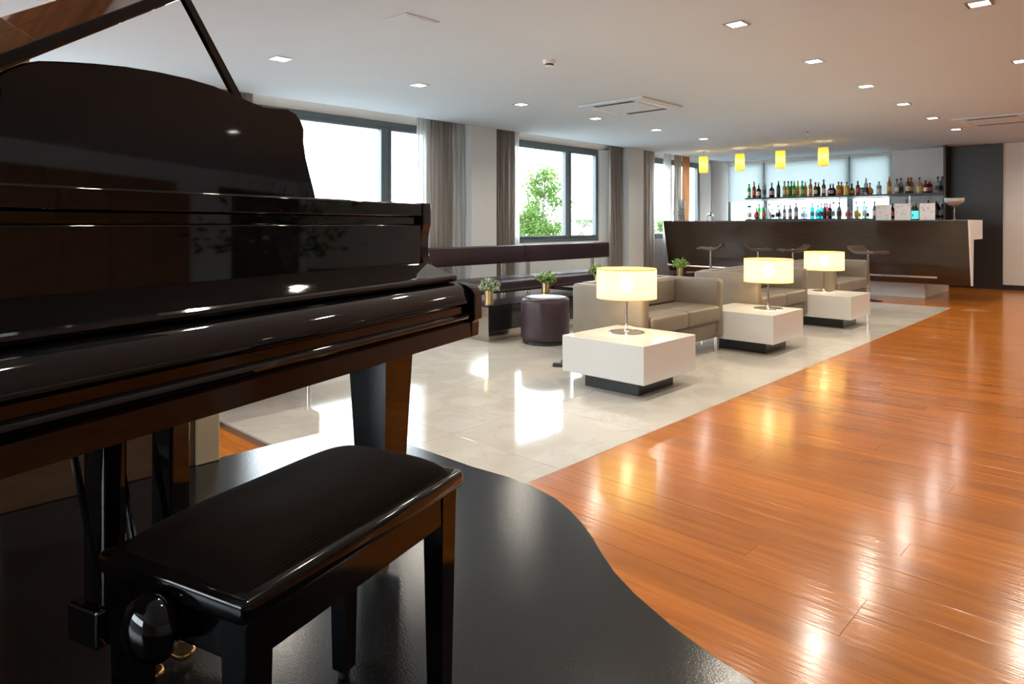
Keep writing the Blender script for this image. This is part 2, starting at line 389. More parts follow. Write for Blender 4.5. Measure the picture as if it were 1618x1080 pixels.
# dark panel beside the bar shelves, baseboard, remaining walls
dp = thing('dark_panel', 'tall dark brown panel with projecting side between bar shelves and beige wall', 'panel', (0, 0, 0))
MB().box(-2.76, -1.965, 14.79, YB - .024, 0, H - .003, .003, 1).build('face_panel', 'panel_dark', dp)
MB().box(-2.80, -2.76, 14.40, YB - .002, 0, H - .003, .003, 1).build('side_panel', 'panel_dark', dp)
struct(MB().box(-1.965, XR, YB - .03, YB, 0, .085).build('baseboard_back', 'panel_dark'))
MB().box(-1.965, XR, YB - .02, YB, .085, H).build('wall_facing', 'wall_warm', wb)
wr = struct(MB().box(XR, XR + .2, YF, YB + .2, 0, H).build('wall_right', 'wall_paint'))
for k in range(8): MB().box(XR - .03, XR, 2.6 + k * .95, 2.6 + k * .95 + .93, .02, 2.3, .004, 1).build('wood_panel', 'panel_wood', wr)
for k in range(3): MB().box(XR - .03, XR, 11.5 + k * .95, 11.5 + k * .95 + .93, .02, 2.3, .004, 1).build('wood_panel', 'panel_dark', wr)
wf = struct(MB().box(-.6, XR, YF - .2, YF, 0, H).build('wall_front', 'wall_paint'))
MB().box(XG, -6.9, YF - .2, YF, 0, H).build('pier', 'wall_paint', wf); MB().box(-6.9, -.6, YF - .2, YF, 2.3, H).build('lintel', 'wall_paint', wf); MB().box(-6.9, -.6, YF - .2, YF, 0, 1.0).build('parapet', 'wall_paint', wf)
w7 = struct(thing('window_7', None, None))
for k in range(5): MB().box(-6.9 + k * 1.56, -6.9 + k * 1.56 + .06, YF - .14, YF - .06, 1.0, 2.3).build('mullion', 'window_metal', w7)
for z in (1.0, 2.24): MB().box(-6.9, -.6, YF - .14, YF - .06, z, z + .06).build('window_frame', 'window_metal', w7)
for k in range(4): MB().box(-6.84 + k * 1.56, -6.9 + (k + 1) * 1.56, YF - .103, YF - .097, 1.06, 2.24).build('pane', 'window_glass', w7)
for k in range(4): MB().box(-.4 + k * 1.3, -.4 + k * 1.3 + 1.28, YF, YF + .03, .02, 2.3, .004, 1).build('wood_panel', 'panel_wood', wf)

tr1 = struct(MB().box(-4.05, -4.03, -2.1, 1.05, 2.29, H - .002).build('trim_reflection_1', 'panel_wood'))  # unseen wood boards, added so the raised lid reflects brown
for k in range(5): MB().box(-4.03, -3.97, -2.1 + k * .63, -2.1 + k * .63 + .625, 2.29, H - .002, .004, 1).build('lid_reflection_panel', 'panel_wood', tr1)

# ------------------------------------------------------------------ downlights and ceiling fittings
ROW1 = [(445, 92), (663, 134), (821, 165), (941, 187), (1036, 205), (1113, 219)]
ROW2 = [(1282, 97), (1367, 136), (1429, 164), (1476, 186)]
p1 = [at_z(*p, H) for p in ROW1]; p2 = [at_z(*p, H) for p in ROW2]
x1 = sum(p.x for p in p1) / len(p1); x2 = sum(p.x for p in p2) / len(p2)
spots = [(x1, p.y, 'window-side row') for p in p1] + [(x2, p.y, 'middle row') for p in p2]
spots += [(-.83, 5.32, 'right-hand row'), (-.85, 7.45, 'right-hand row')]
hidden = [(-.85, 13.6), (.9, 12.6), (x1, p1[0].y - 1.53), (x1, p1[0].y - 3.06), (x2, p2[0].y - 1.53), (x2, p2[0].y - 3.06), (x2, p2[0].y - 4.6), (-.84, 3.2), (-.84, 1.1), (2.4, 7.4), (2.4, 10.5), (-.85, 9.58), (-.85, 11.7), (x2, p2[3].y + 1.5)]  # unseen lamps; the leading pair is added to brighten the back wall
fr_me = None
def downlight(x, y, label):
    global fr_me
    if fr_me is None:
        b = MB(); s, q = .074, .055
        for a in ((-s, s, -s, -q), (-s, s, q, s), (-s, -q, -q, q), (q, s, -q, q)): b.box(*a, -.006, .004)
        fr_me = b.mesh(); fr_me.materials.append(MATS['steel'])
        g = MB().box(-q, q, -q, q, -.003, .002).mesh(); g.materials.append(MATS['light_glow'])
        downlight.g = g
    t = thing('downlight', label, 'ceiling light', (x, y, H), group='square recessed ceiling downlights')
    link('frame', fr_me, None, t); link('diffuser', downlight.g, None, t)
    lamp('downlight_bulb', 'AREA', (0, 0, -.012), DOWN_W, (1, .89, .73), .10, t, spread=R(150))
ordn = ['nearest', 'second', 'third', 'fourth', 'fifth', 'sixth']
cnt = {}
for x, y, rw in spots:
    i = cnt.get(rw, 0); cnt[rw] = i + 1
    downlight(x, y, '%s square recessed downlight of the %s on the ceiling' % (ordn[i] if i == 0 else ordn[i] + ' from the piano, lit', rw))
for x, y in hidden: downlight(x, y, 'unseen lit square downlight assumed on the ceiling beyond the view')
def cassette(px, py, s, label):
    p = at_z(px, py, H); t = thing('air_conditioner', label, 'air conditioner', (p.x, p.y, H), group='ceiling air conditioning cassettes')
    MB().box(-s, s, -s, s, -.025, 0, .008).build('casing', 'ceiling_paint', t)
    MB().box(-s * .62, s * .62, -s * .62, s * .62, -.032, -.024, .004).build('intake_grille', 'ceiling_paint', t)
    for k in range(4):
        o = MB().box(-s * .6, s * .6, s * .70, s * .84, -.030, -.0245).build('air_flap', 'slot_dark' if k % 2 == 0 else 'plastic_white', t); o.rotation_euler = (0, 0, k * R(90))
cassette(996, 167, .46, 'white square air conditioning cassette set in ceiling above the sofas')
cassette(1574, 188, .46, 'white square air conditioning cassette on ceiling at right near dark panel')
p = at_z(868, 95, H); t = thing('smoke_detector', 'small white smoke detector on the ceiling above the marble area', 'smoke detector', (p.x, p.y, H))
MB().lathe([(.055, 0), (.055, -.02), (.045, -.035)][::-1], 20).build('base', 'plastic_white', t, smooth=True)
MB().lathe([(.036, -.05), (.04, -.036)], 20).build('sensor', 'plastic_dark', t, smooth=True)
MB().lathe([(.028, -.058), (.036, -.05)], 20).build('cap', 'plastic_white', t, smooth=True)
p = at_z(648, 34, H); t = thing('ceiling_speaker', 'flat pale square grille panel on the ceiling over the piano', 'ceiling panel', (p.x, p.y, H))
MB().box(-.15, .15, -.15, .15, -.008, 0, .003).build('panel', 'ceiling_paint', t); MB().box(-.13, .13, -.13, .13, -.010, -.007).build('grille', 'ceiling_paint', t)
p = at_z(1276, 208, H); t = thing('sprinkler', 'tiny ceiling sprinkler head in front of the bar', 'sprinkler', (p.x, p.y, H))
MB().lathe([(.02, -.05), (.008, -.04), (.008, -.01), (.03, -.004), (.03, 0)], 14).build('head', 'steel', t, smooth=True)

# ------------------------------------------------------------------ stage platform under the piano
pl = [(-2.815, -2.2), (-2.815, 1.55)] + arc(-2.615, 1.62, .2, 180, 90, 6)[1:] + [(-2.3, 1.84), (-1.98, 1.845), (-1.805, 1.865), (-1.679, 1.865), (-1.537, 1.835), (-1.44, 1.795), (-1.347, 1.744), (-1.26, 1.685), (-1.189, 1.63), (-1.09, 1.56), (-.987, 1.505), (-.85, 1.45), (-.731, 1.415), (-.603, 1.389), (-.35, 1.36), (.1, 1.33), (.6, 1.22), (.95, .95), (1.1, .5), (1.1, -2.2)]
st = thing('stage_platform', 'low glossy speckled black stage with curved edge under the grand piano', 'platform')
o = MB().prism_z(pl, 0.0, .2).build('deck', 'stage_black', st)
bv = o.modifiers.new('bevel', 'BEVEL'); bv.width = .004; bv.segments = 2; bv.limit_method = 'ANGLE'
lp = thing('low_partition', 'low brown partition with beige end post behind the piano', 'partition', (-2.80, 0, .2))
MB().box(-.05, .012, .44, 1.08, 0, .85, .004, 1).build('panel', 'partition_brown', lp)
for k in range(4): MB().box(-.05, .012, -2.1 + k * .635, -2.1 + k * .635 + .63, 0, H - .205, .004, 1).build('tall_panel', 'panel_wood', lp)
MB().box(-.05, .012, .44, .53, .88, 1.60, .004, 1).build('tall_panel', 'panel_wood', lp)
MB().box(-.06, .02, 1.08, 1.175, 0, .88, .004, 1).build('end_post', 'partition_beige', lp)
MB().box(-.065, .025, .44, 1.08, .85, .88, .004, 1).build('cap_rail', 'partition_beige', lp)

# ------------------------------------------------------------------ grand piano (local x = along keyboard to the right end at 0, y = towards the tail)
KA = R(26.1)
PD = 2.0; PP = rd((762 - CX) / F * PD, PD, .2); PRZ = R(90) + YAW - KA
W = 1.48
pn = thing('grand_piano', 'black high-gloss grand piano with raised lid and closed key cover on the stage', 'piano', PP, PRZ)
cheek = [(.011, .64), (.009, .686), (0, .690), (0, .762), (.004, .772), (.012, .782), (.027, .790), (.054, .797), (.085, .798), (.112, .799), (.132, .803), (.146, .809), (.158, .820), (.169, .836), (.178, .853), (.185, .873), (.189, .900), (.188, .931), (.184, .950), (.179, .971), (.179, 1.034), (.30, 1.034), (.30, .64)]
for a, b in ((-.045, 0), (-W, -W + .045)):
    o = MB().prism_x(cheek, a, b).build('cheek', 'piano_black', pn); v = o.modifiers.new('bevel', 'BEVEL'); v.width = .004; v.segments = 3; v.limit_method = 'ANGLE'
X0, X1 = -W + .0455, -.0455
def extr(name, prof, mat='piano_black', bev=.003, x0=X0, x1=X1, parent=pn):
    o = MB().prism_x(prof, x0, x1).build(name, mat, parent, smooth=True, angle=30)
    if bev: v = o.modifiers.new('bevel', 'BEVEL'); v.width = bev; v.segments = 2; v.limit_method = 'ANGLE'; v.angle_limit = R(30)
    return o
extr('top_rail', [(.183, .993), (.183, 1.032), (.34, 1.032), (.34, .993)])
extr('groove_strip', [(.197, .968), (.197, .993), (.25, .993), (.25, .968)])
extr('name_board', [(.186, .845), (.186, .969), (.20, .969), (.22, .845)])
fb = [(.182, .856), (.15, .848), (.11, .832), (.082, .822)] + [(.07 + .010 * math.cos(R(a)), .811 + .010 * math.sin(R(a))) for a in (60, 100, 140, 180, 220, 260, 300)] + [(.09, .80), (.182, .82)]
extr('key_cover', fb, bev=0)
fb2 = [(.085, .799), (.062, .797), (.045, .792), (.032, .783), (.022, .770), (.016, .755), (.014, .742), (.020, .736), (.030, .733), (.10, .733), (.10, .799)]
extr('key_cover_lip', fb2, bev=0)
ks = [(.024, .7325), (.024, .714), (.018, .710)] + [(.020 + .010 * math.cos(R(a)), .702 + .009 * math.sin(R(a))) for a in (120, 150, 180, 210, 240)] + [(.022, .688), (.014, .684), (.012, .642), (.10, .642), (.10, .7325)]
extr('key_slip', ks, bev=0)
MB().box(X0, X1, .1, .30, .645, .70).build('key_bed', 'piano_black', pn)
# rim following the grand outline
def catmull(pts, n=8):
    out = []
    for i in range(len(pts) - 1):
        p0, p1, p2, p3 = pts[max(i - 1, 0)], pts[i], pts[i + 1], pts[min(i + 2, len(pts) - 1)]
        for k in range(n):
            t = k / n
            out.append(tuple(.5 * (2 * b + (c - a) * t + (2 * a - 5 * b + 4 * c - d) * t * t + (3 * b - a - 3 * c + d) * t ** 3) for a, b, c, d in zip(p0, p1, p2, p3)))
    return out + [pts[-1]]
bent = catmull([(0, .30), (0, .62), (-.06, .82), (-.24, 1.02), (-.45, 1.17), (-.60, 1.34), (-.78, 1.50), (-1.05, 1.56), (-1.30, 1.50), (-1.44, 1.38), (-W, 1.22), (-W, .30)], 6)
inn = []
for i, p in enumerate(bent):
    a = Vector(bent[max(i - 1, 0)]); b = Vector(bent[min(i + 1, len(bent) - 1)]); d = (b - a).normalized(); inn.append((p[0] - d.y * .05, p[1] + d.x * .05) if True else p)
cen = Vector((-.74, .7))
inn = [q if (Vector(q) - cen).length < (Vector(p) - cen).length else (2 * p[0] - q[0], 2 * p[1] - q[1]) for p, q in zip(bent, inn)]
b = MB(); bm = b.bm; n = len(bent)
rows = [[bm.verts.new((*p, z)) for p in src] for src, z in ((bent, .70), (bent, 1.030), (inn, 1.030), (inn, .70))]
for q in range(4):
    A, B = rows[q], rows[(q + 1) % 4]
    for i in range(n - 1): bm.faces.new((A[i], A[i + 1], B[i + 1], B[i]))
for i in (0, n - 1): bm.faces.new([rows[q][i] for q in range(4)])
bmesh.ops.recalc_face_normals(bm, faces=bm.faces[:]); b.build('rim', 'piano_black', pn, smooth=True)
MB().prism_z([(p[0], p[1]) for p in inn], .88, .895).build('soundboard', 'soundboard_wood', pn)
MB().prism_z([(-.74 + (p[0] + .74) * .93, .72 + (p[1] - .72) * .9) for p in inn], .93, .945).build('iron_plate', 'iron_gold', pn)
MB().prism_z([(p[0], p[1]) for p in inn], .70, .72).build('under_board', 'piano_black', pn)
# lid
T0 = 1.44; SL = math.atan(.65)
def lid_pt(u, v, h): return (-T0 + u * math.cos(SL) - h * math.sin(SL), v, 1.034 + u * math.sin(SL) + h * math.cos(SL))
VF = .185; VM = .62
outl = [(0.0, VM + .003), (T0 + .01, VM + .003)] + [(T0 + p[0] + .01, p[1] + .01) for p in bent if p[1] > .64 and p[0] > -T0 + .02] + [(0.0, 1.36)]
o = MB().prism(outl, lambda p: lid_pt(p[0], p[1], 0), lambda p: lid_pt(p[0], p[1], .022)).build('lid', 'piano_black', pn)
v = o.modifiers.new('bevel', 'BEVEL'); v.width = .004; v.segments = 2; v.limit_method = 'ANGLE'
fo = [(0, VF), (T0 + .01, VF), (T0 + .01, VM), (0, VM)]
o = MB().prism(fo, lambda p: lid_pt(p[0], p[1], 0), lambda p: lid_pt(p[0], p[1], .022)).build('lid_flap', 'piano_black', pn)
v = o.modifiers.new('bevel', 'BEVEL'); v.width = .004; v.segments = 2; v.limit_method = 'ANGLE'
hg = MB(); hg.tube([(-T0 - .005, VF, 1.034), (-T0 - .005, 1.34, 1.034)], .006); hg.build('hinge', 'brass', pn, smooth=True)
# prop stick
pz = lid_pt((T0 - .523) / math.cos(SL), .66, 0)
a = Vector((-.06, .66, 1.0)); c = Vector((pz[0], .66, pz[2])); dv = (c - a).normalized(); sd = Vector((dv.z, 0, -dv.x))
bt = [tuple(a + sd * .013 * sx + Vector((0, .009 * sy, 0))) for sx, sy in ((-1, -1), (1, -1), (1, 1), (-1, 1))]
tp = [tuple(c + sd * .010 * sx + Vector((0, .008 * sy, 0))) for sx, sy in ((-1, -1), (1, -1), (1, 1), (-1, 1))]
b = MB(); b.hexa(bt, tp); bmesh.ops.recalc_face_normals(b.bm, faces=b.bm.faces[:]); b.build('lid_prop', 'piano_black', pn)
# music desk: outline in (distance from right end, height), mirrored about the middle
KK = (math.sin(KA), math.cos(KA)); BB = (-KK[1], KK[0]); P0 = ((762 - CX) / F * PD, PD)
def desk(px, py):
    a = (px - CX) / F; z = 1.3
    for _ in range(12):
        s = .345 + .02 * (z - 1.232)
        x0 = P0[0] + BB[0] * s; d0 = P0[1] + BB[1] * s
        t = (x0 - a * d0) / (KK[0] - a * KK[1]); d = d0 - KK[1] * t; z = CAMH - (py - HY) * d / F
    return t, z - .2
half = [desk(*p) for p in [(500, 321), (497, 302), (490, 275), (484, 250), (480, 222), (481, 205), (476, 191), (468, 180), (455, 172), (438, 171), (420, 169), (400, 162), (375, 151), (340, 136), (300, 124), (250, 113), (200, 105), (150, 100)]]
tm = (desk(479, 196)[0] + desk(0, 115)[0]) / 2
left = [desk(*p) for p in [(120, 98), (90, 96.5), (63, 95.5), (40, 99), (15, 108)]]
full = half + left + [(2 * tm - t, z) for t, z in half[:6][::-1]]
zb0 = 1.034
full[0] = (full[0][0], zb0); full[-1] = (full[-1][0], zb0)
def dp3(p, off):
    s = .345 + .02 * (p[1] + .2 - 1.232); return (-p[0], s + off, p[1])
o = MB().prism(full, lambda p: dp3(p, 0), lambda p: dp3(p, .018)).build('music_desk', 'piano_black', pn)
v = o.modifiers.new('bevel', 'BEVEL'); v.width = .003; v.segments = 2; v.limit_method = 'ANGLE'
MB().box(-1.25, -.23, .30, .36, 1.033, 1.040, .002).build('desk_ledge', 'piano_black', pn)
# legs
def leg(x, y, zt, name='leg'):
    g = MB(); a, c = .066, .042
    g.box(x - .075, x + .075, y - .075, y + .075, zt - .05, zt, .004)
    g.hexa([(x - c, y - c, .06), (x + c, y - c, .06), (x + c, y + c, .06), (x - c, y + c, .06)], [(x - a, y - a, zt - .05), (x + a, y - a, zt - .05), (x + a, y + a, zt - .05), (x - a, y + a, zt - .05)])
    lg = g.build(name, 'piano_black', pn)
    k = MB(); k.lathe([(.012, .03), (.02, .035), (.02, .06)], 12, (x, y)); k.tube([(x - .012, y, .022), (x + .012, y, .022)], .022, 16); k.build('caster', 'brass', lg, smooth=True)
leg(-.165, .245, .66); leg(-W + .165, .245, .66); leg(-1.02, 1.30, .70)
# pedal lyre
ly = MB().box(-.90, -.64, .40, .50, .10, .18, .006).build('pedal_lyre', 'piano_black', pn)
for x in (-.86, -.705): MB().box(x - .026, x + .026, .40, .47, .18, .65, .006).build('lyre_post', 'piano_black', ly)
MB().box(-.92, -.64, .38, .49, .62, .66, .005).build('lyre_head', 'piano_black', ly)
for x0, x1, y0, y1 in ((-.96, -.87, .42, .42), (-.80, -.79, .62, .46), (-.72, -.76, .66, .46)):
    q = MB(); q.tube([(x0, y0, .66), (x1, y1, .15)], .007); q.build('lyre_brace', 'piano_black', ly, smooth=True)
for x in (-.70, -.775, -.85):
    prof = [(-.012, .42), (.012, .42), (.011, .36), (.014, .335), (.021, .315), (.022, .295), (.016, .282), (0, .277), (-.016, .282), (-.022, .295), (-.021, .315), (-.014, .335), (-.011, .36)]
    o = MB().prism([(x + a, c) for a, c in prof], lambda p: (p[0], p[1], .052), lambda p: (p[0], p[1], .066 + .02 * max(0, p[1] - .34))).build('pedal', 'brass', ly)
    v = o.modifiers.new('bevel', 'BEVEL'); v.width = .005; v.segments = 3; v.limit_method = 'ANGLE'
    MB().box(x - .018, x + .018, .385, .402, .05, .082).build('pedal_felt', 'felt_red', ly)

# ------------------------------------------------------------------ piano stool
sc = rd(-.36, 1.18, .2); srz = R(90) + YAW - R(27.2)
so = thing('piano_stool', 'black adjustable piano stool with ribbed padded seat and side knobs', 'stool', sc, srz)
LX, LY, TZ = .272, .158, .48
MB().box(-LX + .015, LX - .015, -LY + .015, LY - .015, .385, TZ - .03, .003).build('skirt', 'stool_black', so)
MB().box(-LX, LX, -LY, LY, TZ - .034, TZ, .010, 3).build('top_frame', 'stool_black', so, smooth=True)
b = MB(); NX, NY = 26, 18; g = []
for i in range(NX + 1):
    for j in range(NY + 1):
        u, v = i / NX * 2 - 1, j / NY * 2 - 1
        hh = (max(0, 1 - abs(u) ** 5) ** .5) * (max(0, 1 - abs(v) ** 3.2) ** .5)
        g.append(b.bm.verts.new((u * (LX - .016), v * (LY - .016), TZ - .004 + .046 * hh)))
for i in range(NX):
    for j in range(NY): b.bm.faces.new((g[i * (NY + 1) + j], g[(i + 1) * (NY + 1) + j], g[(i + 1) * (NY + 1) + j + 1], g[i * (NY + 1) + j + 1]))
b.build('seat_cushion', 'ribbed_velvet', so, smooth=True, angle=80)
for sx in (-1, 1):
    for sy in (-1, 1):
        cx, cy = sx * (LX - .036), sy * (LY - .036); a, c = .024, .017
        lg = MB().hexa([(cx - c, cy - c, .02), (cx + c, cy - c, .02), (cx + c, cy + c, .02), (cx - c, cy + c, .02)], [(cx - a, cy - a, .45), (cx + a, cy - a, .45), (cx + a, cy + a, .45), (cx - a, cy + a, .45)]).build('leg', 'stool_black', so)
        MB().lathe([(.011, 0), (.013, .004), (.013, .021)], 14, (cx, cy)).build('foot_glide', 'plastic_dark', lg, smooth=True)
    k = MB().lathe([(.012, 0), (.012, .012), (.024, .016), (.034, .026), (.0385, .040), (.0385, .048), (.034, .062), (.024, .074), (.012, .080), (.002, .081)], 32).build('adjusting_knob', 'piano_black', so, smooth=True, angle=50)
    k.location = (sx * (LX - .016), 0, .418); k.rotation_euler = (0, sx * R(90), 0); k.scale = (1.2, 1.2, .82)
    if sx > 0: k.data['n'] = 1

# ------------------------------------------------------------------ white side tables with lamps, sofas
tabY = [4.135, 6.21, 8.30]; TX = -2.765; TH = .367
tlab = ['white cube side table nearest the piano with a lit lamp', 'middle white cube side table with lit lamp, between two sofas', 'farthest white cube side table with lit lamp, nearest the bar']
llab = ['lit cream drum table lamp on the nearest white side table', 'lit cream drum table lamp on the middle white side table', 'lit cream drum table lamp on the farthest white side table']
def side_table():
    t = thing('side_table', tlab[0], 'table', (TX, tabY[0], 0), group='white cube side tables')
    MB().box(-.345, .345, -.345, .345, .108, TH, .004, 2).build('top_block', 'white_lacquer', t)
    MB().box(-.228, .228, -.228, .228, 0, .108, .002, 1).build('plinth', 'dark_plinth', t)
    return t
def table_lamp():
    t = thing('table_lamp', llab[0], 'lamp', (0, 0, TH), group='drum table lamps')
    MB().lathe([(.130, 0), (.132, .004), (.128, .009), (.02, .012), (.014, .02), (.012, .03)], 40).build('base', 'chrome', t, smooth=True)
    MB().lathe([(.0085, .02), (.0085, .43)], 16).build('stem', 'chrome', t, smooth=True)
    sh = MB(); r = .22
    sh.lathe([(r, .255), (r, .475)], 64, cap=False)
    s_ = sh.build('lamp_shade', 'shade_cream', t, smooth=True)
    tr = MB()
    for z in (.255, .469): tr.lathe([(r - .0035, z), (r + .001, z), (r + .001, z + .006), (r - .0035, z + .006), (r - .0035, z)], 64, cap=False)
    tr.build('shade_trim', 'shade_seam', s_, smooth=True)
    a0 = R(225); sm = MB(); sm.lathe([(r + .0008, .262), (r + .0008, .469)], 400, cap=False)
    bmesh.ops.delete(sm.bm, geom=[f for f in sm.bm.faces if abs(((math.atan2(f.calc_center_median().y, f.calc_center_median().x) - a0 + math.pi) % (2 * math.pi)) - math.pi) > .03], context='FACES')
    sm.build('shade_seam', 'shade_seam', s_)
    sp = MB()
    for k in range(3): sp.tube([(0, 0, .425), (r * math.cos(k * 2.094), r * math.sin(k * 2.094), .462)], .002, 6)
    sp.build('shade_carrier', 'chrome', s_)
    MB().lathe([(.012, .30), (.036, .325), (.05, .36), (.046, .385), (.028, .405), (.005, .412)], 20).build('bulb', 'bulb_glow', t, smooth=True)
    lamp('lamp_bulb_light', 'POINT', (0, 0, .365), LAMP_W, (1, .70, .34), .036, t)
    return t
st0 = side_table(); tl0 = table_lamp()
lpos = [at_z(990, 525, TH), at_z(1214, 487.5, TH), at_z(1302, 460, TH)]
for i in range(3):
    a = st0 if i == 0 else copy_tree(st0); a.location = (TX, tabY[i], 0); a['label'] = tlab[i]
    b = tl0 if i == 0 else copy_tree(tl0); b['label'] = llab[i]
    b.location = (max(TX - .2, min(TX + .2, lpos[i].x)), max(tabY[i] - .2, min(tabY[i] + .2, lpos[i].y)), TH)
def sofa():
    t = thing('sofa', '', 'sofa', group='taupe leather two-seat sofas')   # faces +x, origin at middle of front edge on the floor
    L, dp_ = 1.36, .72; hl = L / 2; aw = .105
    for s in (-1, 1):
        y0, y1 = (s * hl, s * (hl - aw)); MB().box(-dp_, -.012, min(y0, y1), max(y0, y1), .135, .668, .03, 4).build('armrest', 'sofa_leather', t, smooth=True, angle=60)
    MB().box(-dp_, -dp_ + .15, -hl + aw + .002, hl - aw - .002, .135, .675, .03, 4).build('backrest', 'sofa_leather', t, smooth=True, angle=60)
    MB().box(-dp_ + .15, -.03, -hl + aw + .002, hl - aw - .002, .135, .285, .012, 2).build('seat_base', 'sofa_leather', t, smooth=True, angle=60)
    for s in (-1, 1):
        a, c = sorted((0.002 * s, s * (hl - aw - .004)))
        MB().box(-dp_ + .26, .012, a, c, .287, .432, .032, 5).build('seat_cushion', 'sofa_leather', t, smooth=True, angle=60)
        MB().box(-dp_ + .145, -dp_ + .27, a, c, .42, .665, .035, 5).build('back_cushion', 'sofa_leather', t, smooth=True, angle=60)
        for x in (-dp_ + .06, -.055):
            MB().lathe([(.019, 0), (.019, .137)], 16, (x, s * (hl - .075))).build('leg', 'chrome', t, smooth=True)
    return t
s0 = sofa()
slab = ['taupe leather two-seat sofa nearest the piano, between first and middle white tables', 'taupe leather two-seat sofa between the middle and farthest white tables', 'taupe leather two-seat sofa nearest the bar, behind the farthest lamp', 'taupe leather sofa behind the piano, only chrome leg showing under the keyboard']
for i, (x, y) in enumerate(((-2.865, 5.175), (-2.865, 7.27), (-2.90, 9.62), (-4.20, 1.82 + .60))):
    o = s0 if i == 0 else copy_tree(s0)
    o.location = (x, y, 0); o['label'] = slab[i]
    if i == 3: o.location = (-4.205, 2.49 - .68, 0)

# ------------------------------------------------------------------ banquette benches, pouf, low tables, plants
def bench():
    t = thing('banquette', '', 'bench', group='dark plum leather banquettes')   # local y from 0 to 2.12
    L = 2.12
    MB().box(-6.80, -6.69, .006, L - .006, .612, .866, .022, 3).build('back_cushion', 'bench_leather', t, smooth=True, angle=60)
    MB().box(-6.84, -6.12, .004, L - .004, .30, .425, .025, 3).build('seat_cushion', 'bench_leather', t, smooth=True, angle=60)
    MB().box(-6.80, -6.16, .01, L - .01, .17, .30, .004, 1).build('seat_base', 'bench_leather', t)
    MB().box(-6.76, -6.28, .1, L - .1, 0, .17, .002, 1).build('plinth', 'mirror_plinth', t)
    for y in (.16, .21, L - .36, L - .31):
        MB().lathe([(.016, .40), (.016, .70)], 14, (-6.815, y)).build('back_post', 'chrome', t, smooth=True)
    return t
b0 = bench()
for i, (y, lb) in enumerate(((7.305, 'dark plum leather banquette under the window with trees'), (5.18, 'dark plum leather banquette beside the grey pillar and curtains'), (3.055, 'dark plum leather banquette along the wall hidden behind the piano'))):
    o = b0 if i == 0 else copy_tree(b0); o.location = (0, y, 0); o['label'] = lb
pf = thing('pouf', 'round plum leather pouf between the piano and the nearest sofa', 'pouf', (-4.37, 5.06, 0))
MB().lathe([(.20, 0), (.225, .004), (.226, .03), (.222, .034)], 48).build('base_ring', 'dark_plinth', pf, smooth=True)
MB().lathe([(.22, .034), (.236, .045), (.241, .08), (.242, .25), (.242, .405), (.236, .432), (.218, .449), (.19, .456), (.1, .462), (.01, .463)], 48).build('cushion', 'pouf_leather', pf, smooth=True, angle=60)
sm = MB(); sm.lathe([(.238, .430), (.2425, .433), (.238, .436)], 48, cap=False); sm.build('piping', 'pouf_leather', pf, smooth=True)
lt = [thing('low_table', lb, 'table', (-4.765, y, 0), group='black low tables with mirrored plinths') for y, lb in ((4.66, 'black low table with mirrored plinth beside the pouf, nearest the piano'), (6.75, 'black low table behind the nearest sofa, in front of the banquette'), (9.2, 'black low table behind the middle sofa near the bar'))]
for i, t in enumerate(lt):
    L = (1.75, 1.4, 1.2)[i]
    MB().box(-.80, 0, 0, L, .10, .345, .003, 1).build('body', 'black_lacquer', t); MB().box(-.80, .002, -.002, L, .346, .362, .002, 1).build('top', 'black_lacquer', t)
    MB().box(-.785, -.012, .012, L - .012, 0, .10, .002, 1).build('plinth', 'mirror_plinth', t)
    MB().box(-.80, 0, -.003, .0, .10, .345).build('end_panel', 'mirror_plinth', t)
def plant(loc, lab, leaf, tall=0.0, sc_=1.0, seed=1):
    rnd = random.Random(seed)
    t = thing('potted_plant', lab, 'plant', loc, group='small plants in gold pots')
    ph = .12 + tall
    MB().lathe([(.040 * sc_, 0), (.043 * sc_, .004), (.046 * sc_, ph - .004), (.046 * sc_, ph), (.040 * sc_, ph), (.039 * sc_, ph - .015), (.003, ph - .015)], 24).build('pot', 'gold_pot', t, smooth=True)
    f = MB(); s = MB()
    for k in range(80):
        a = rnd.uniform(0, 6.283); e = rnd.uniform(.15, 1.45); L = rnd.uniform(.07, .115) * sc_ * (1.0 + .15 * math.sin(e))
        d = Vector((math.cos(a) * math.cos(e), math.sin(a) * math.cos(e), math.sin(e)))
        b0_ = Vector((0, 0, ph - .012)) + Vector((math.cos(a), math.sin(a), 0)) * .015
        tip = b0_ + d * L; s.tube([b0_, tip], .0012, 4)
        for q in range(7):
            c = b0_ + d * L * (.45 + .57 * q / 6); r1 = Vector((rnd.uniform(-1, 1), rnd.uniform(-1, 1), rnd.uniform(-.3, 1))).normalized(); r2 = r1.cross(d).normalized(); z = rnd.uniform(.018, .032) * sc_
            f.quad(c, c + r1 * z * .55 + r2 * z * .42, c + r1 * z * 1.25, c + r1 * z * .55 - r2 * z * .42)
    s.build('stem', leaf, t); f.build('leaf', leaf, t)['kind'] = 'stuff'
pA = at_z(768, 482, .362)
plant((-4.83, 4.73, .362), 'grey-green plant in a tall gold pot on the table corner beside the piano', 'leaf_grey', .03, 1.0, 1)
plant((-5.22, 6.05, .362), 'leafy plant in a gold pot on the low table behind the pouf', 'leaf_green', 0, 1.1, 2)
plant((-5.50, 7.45, .362), 'small green plant half hidden behind the nearest lamp shade', 'leaf_green', 0, 1.1, 3)
p = at_z(1076, 432, .362); plant((-5.35, p.y * 5.35 / 5.62, .362), 'small green plant behind the nearest sofa, left of the bar stools', 'leaf_green', .02, 1.15, 4)
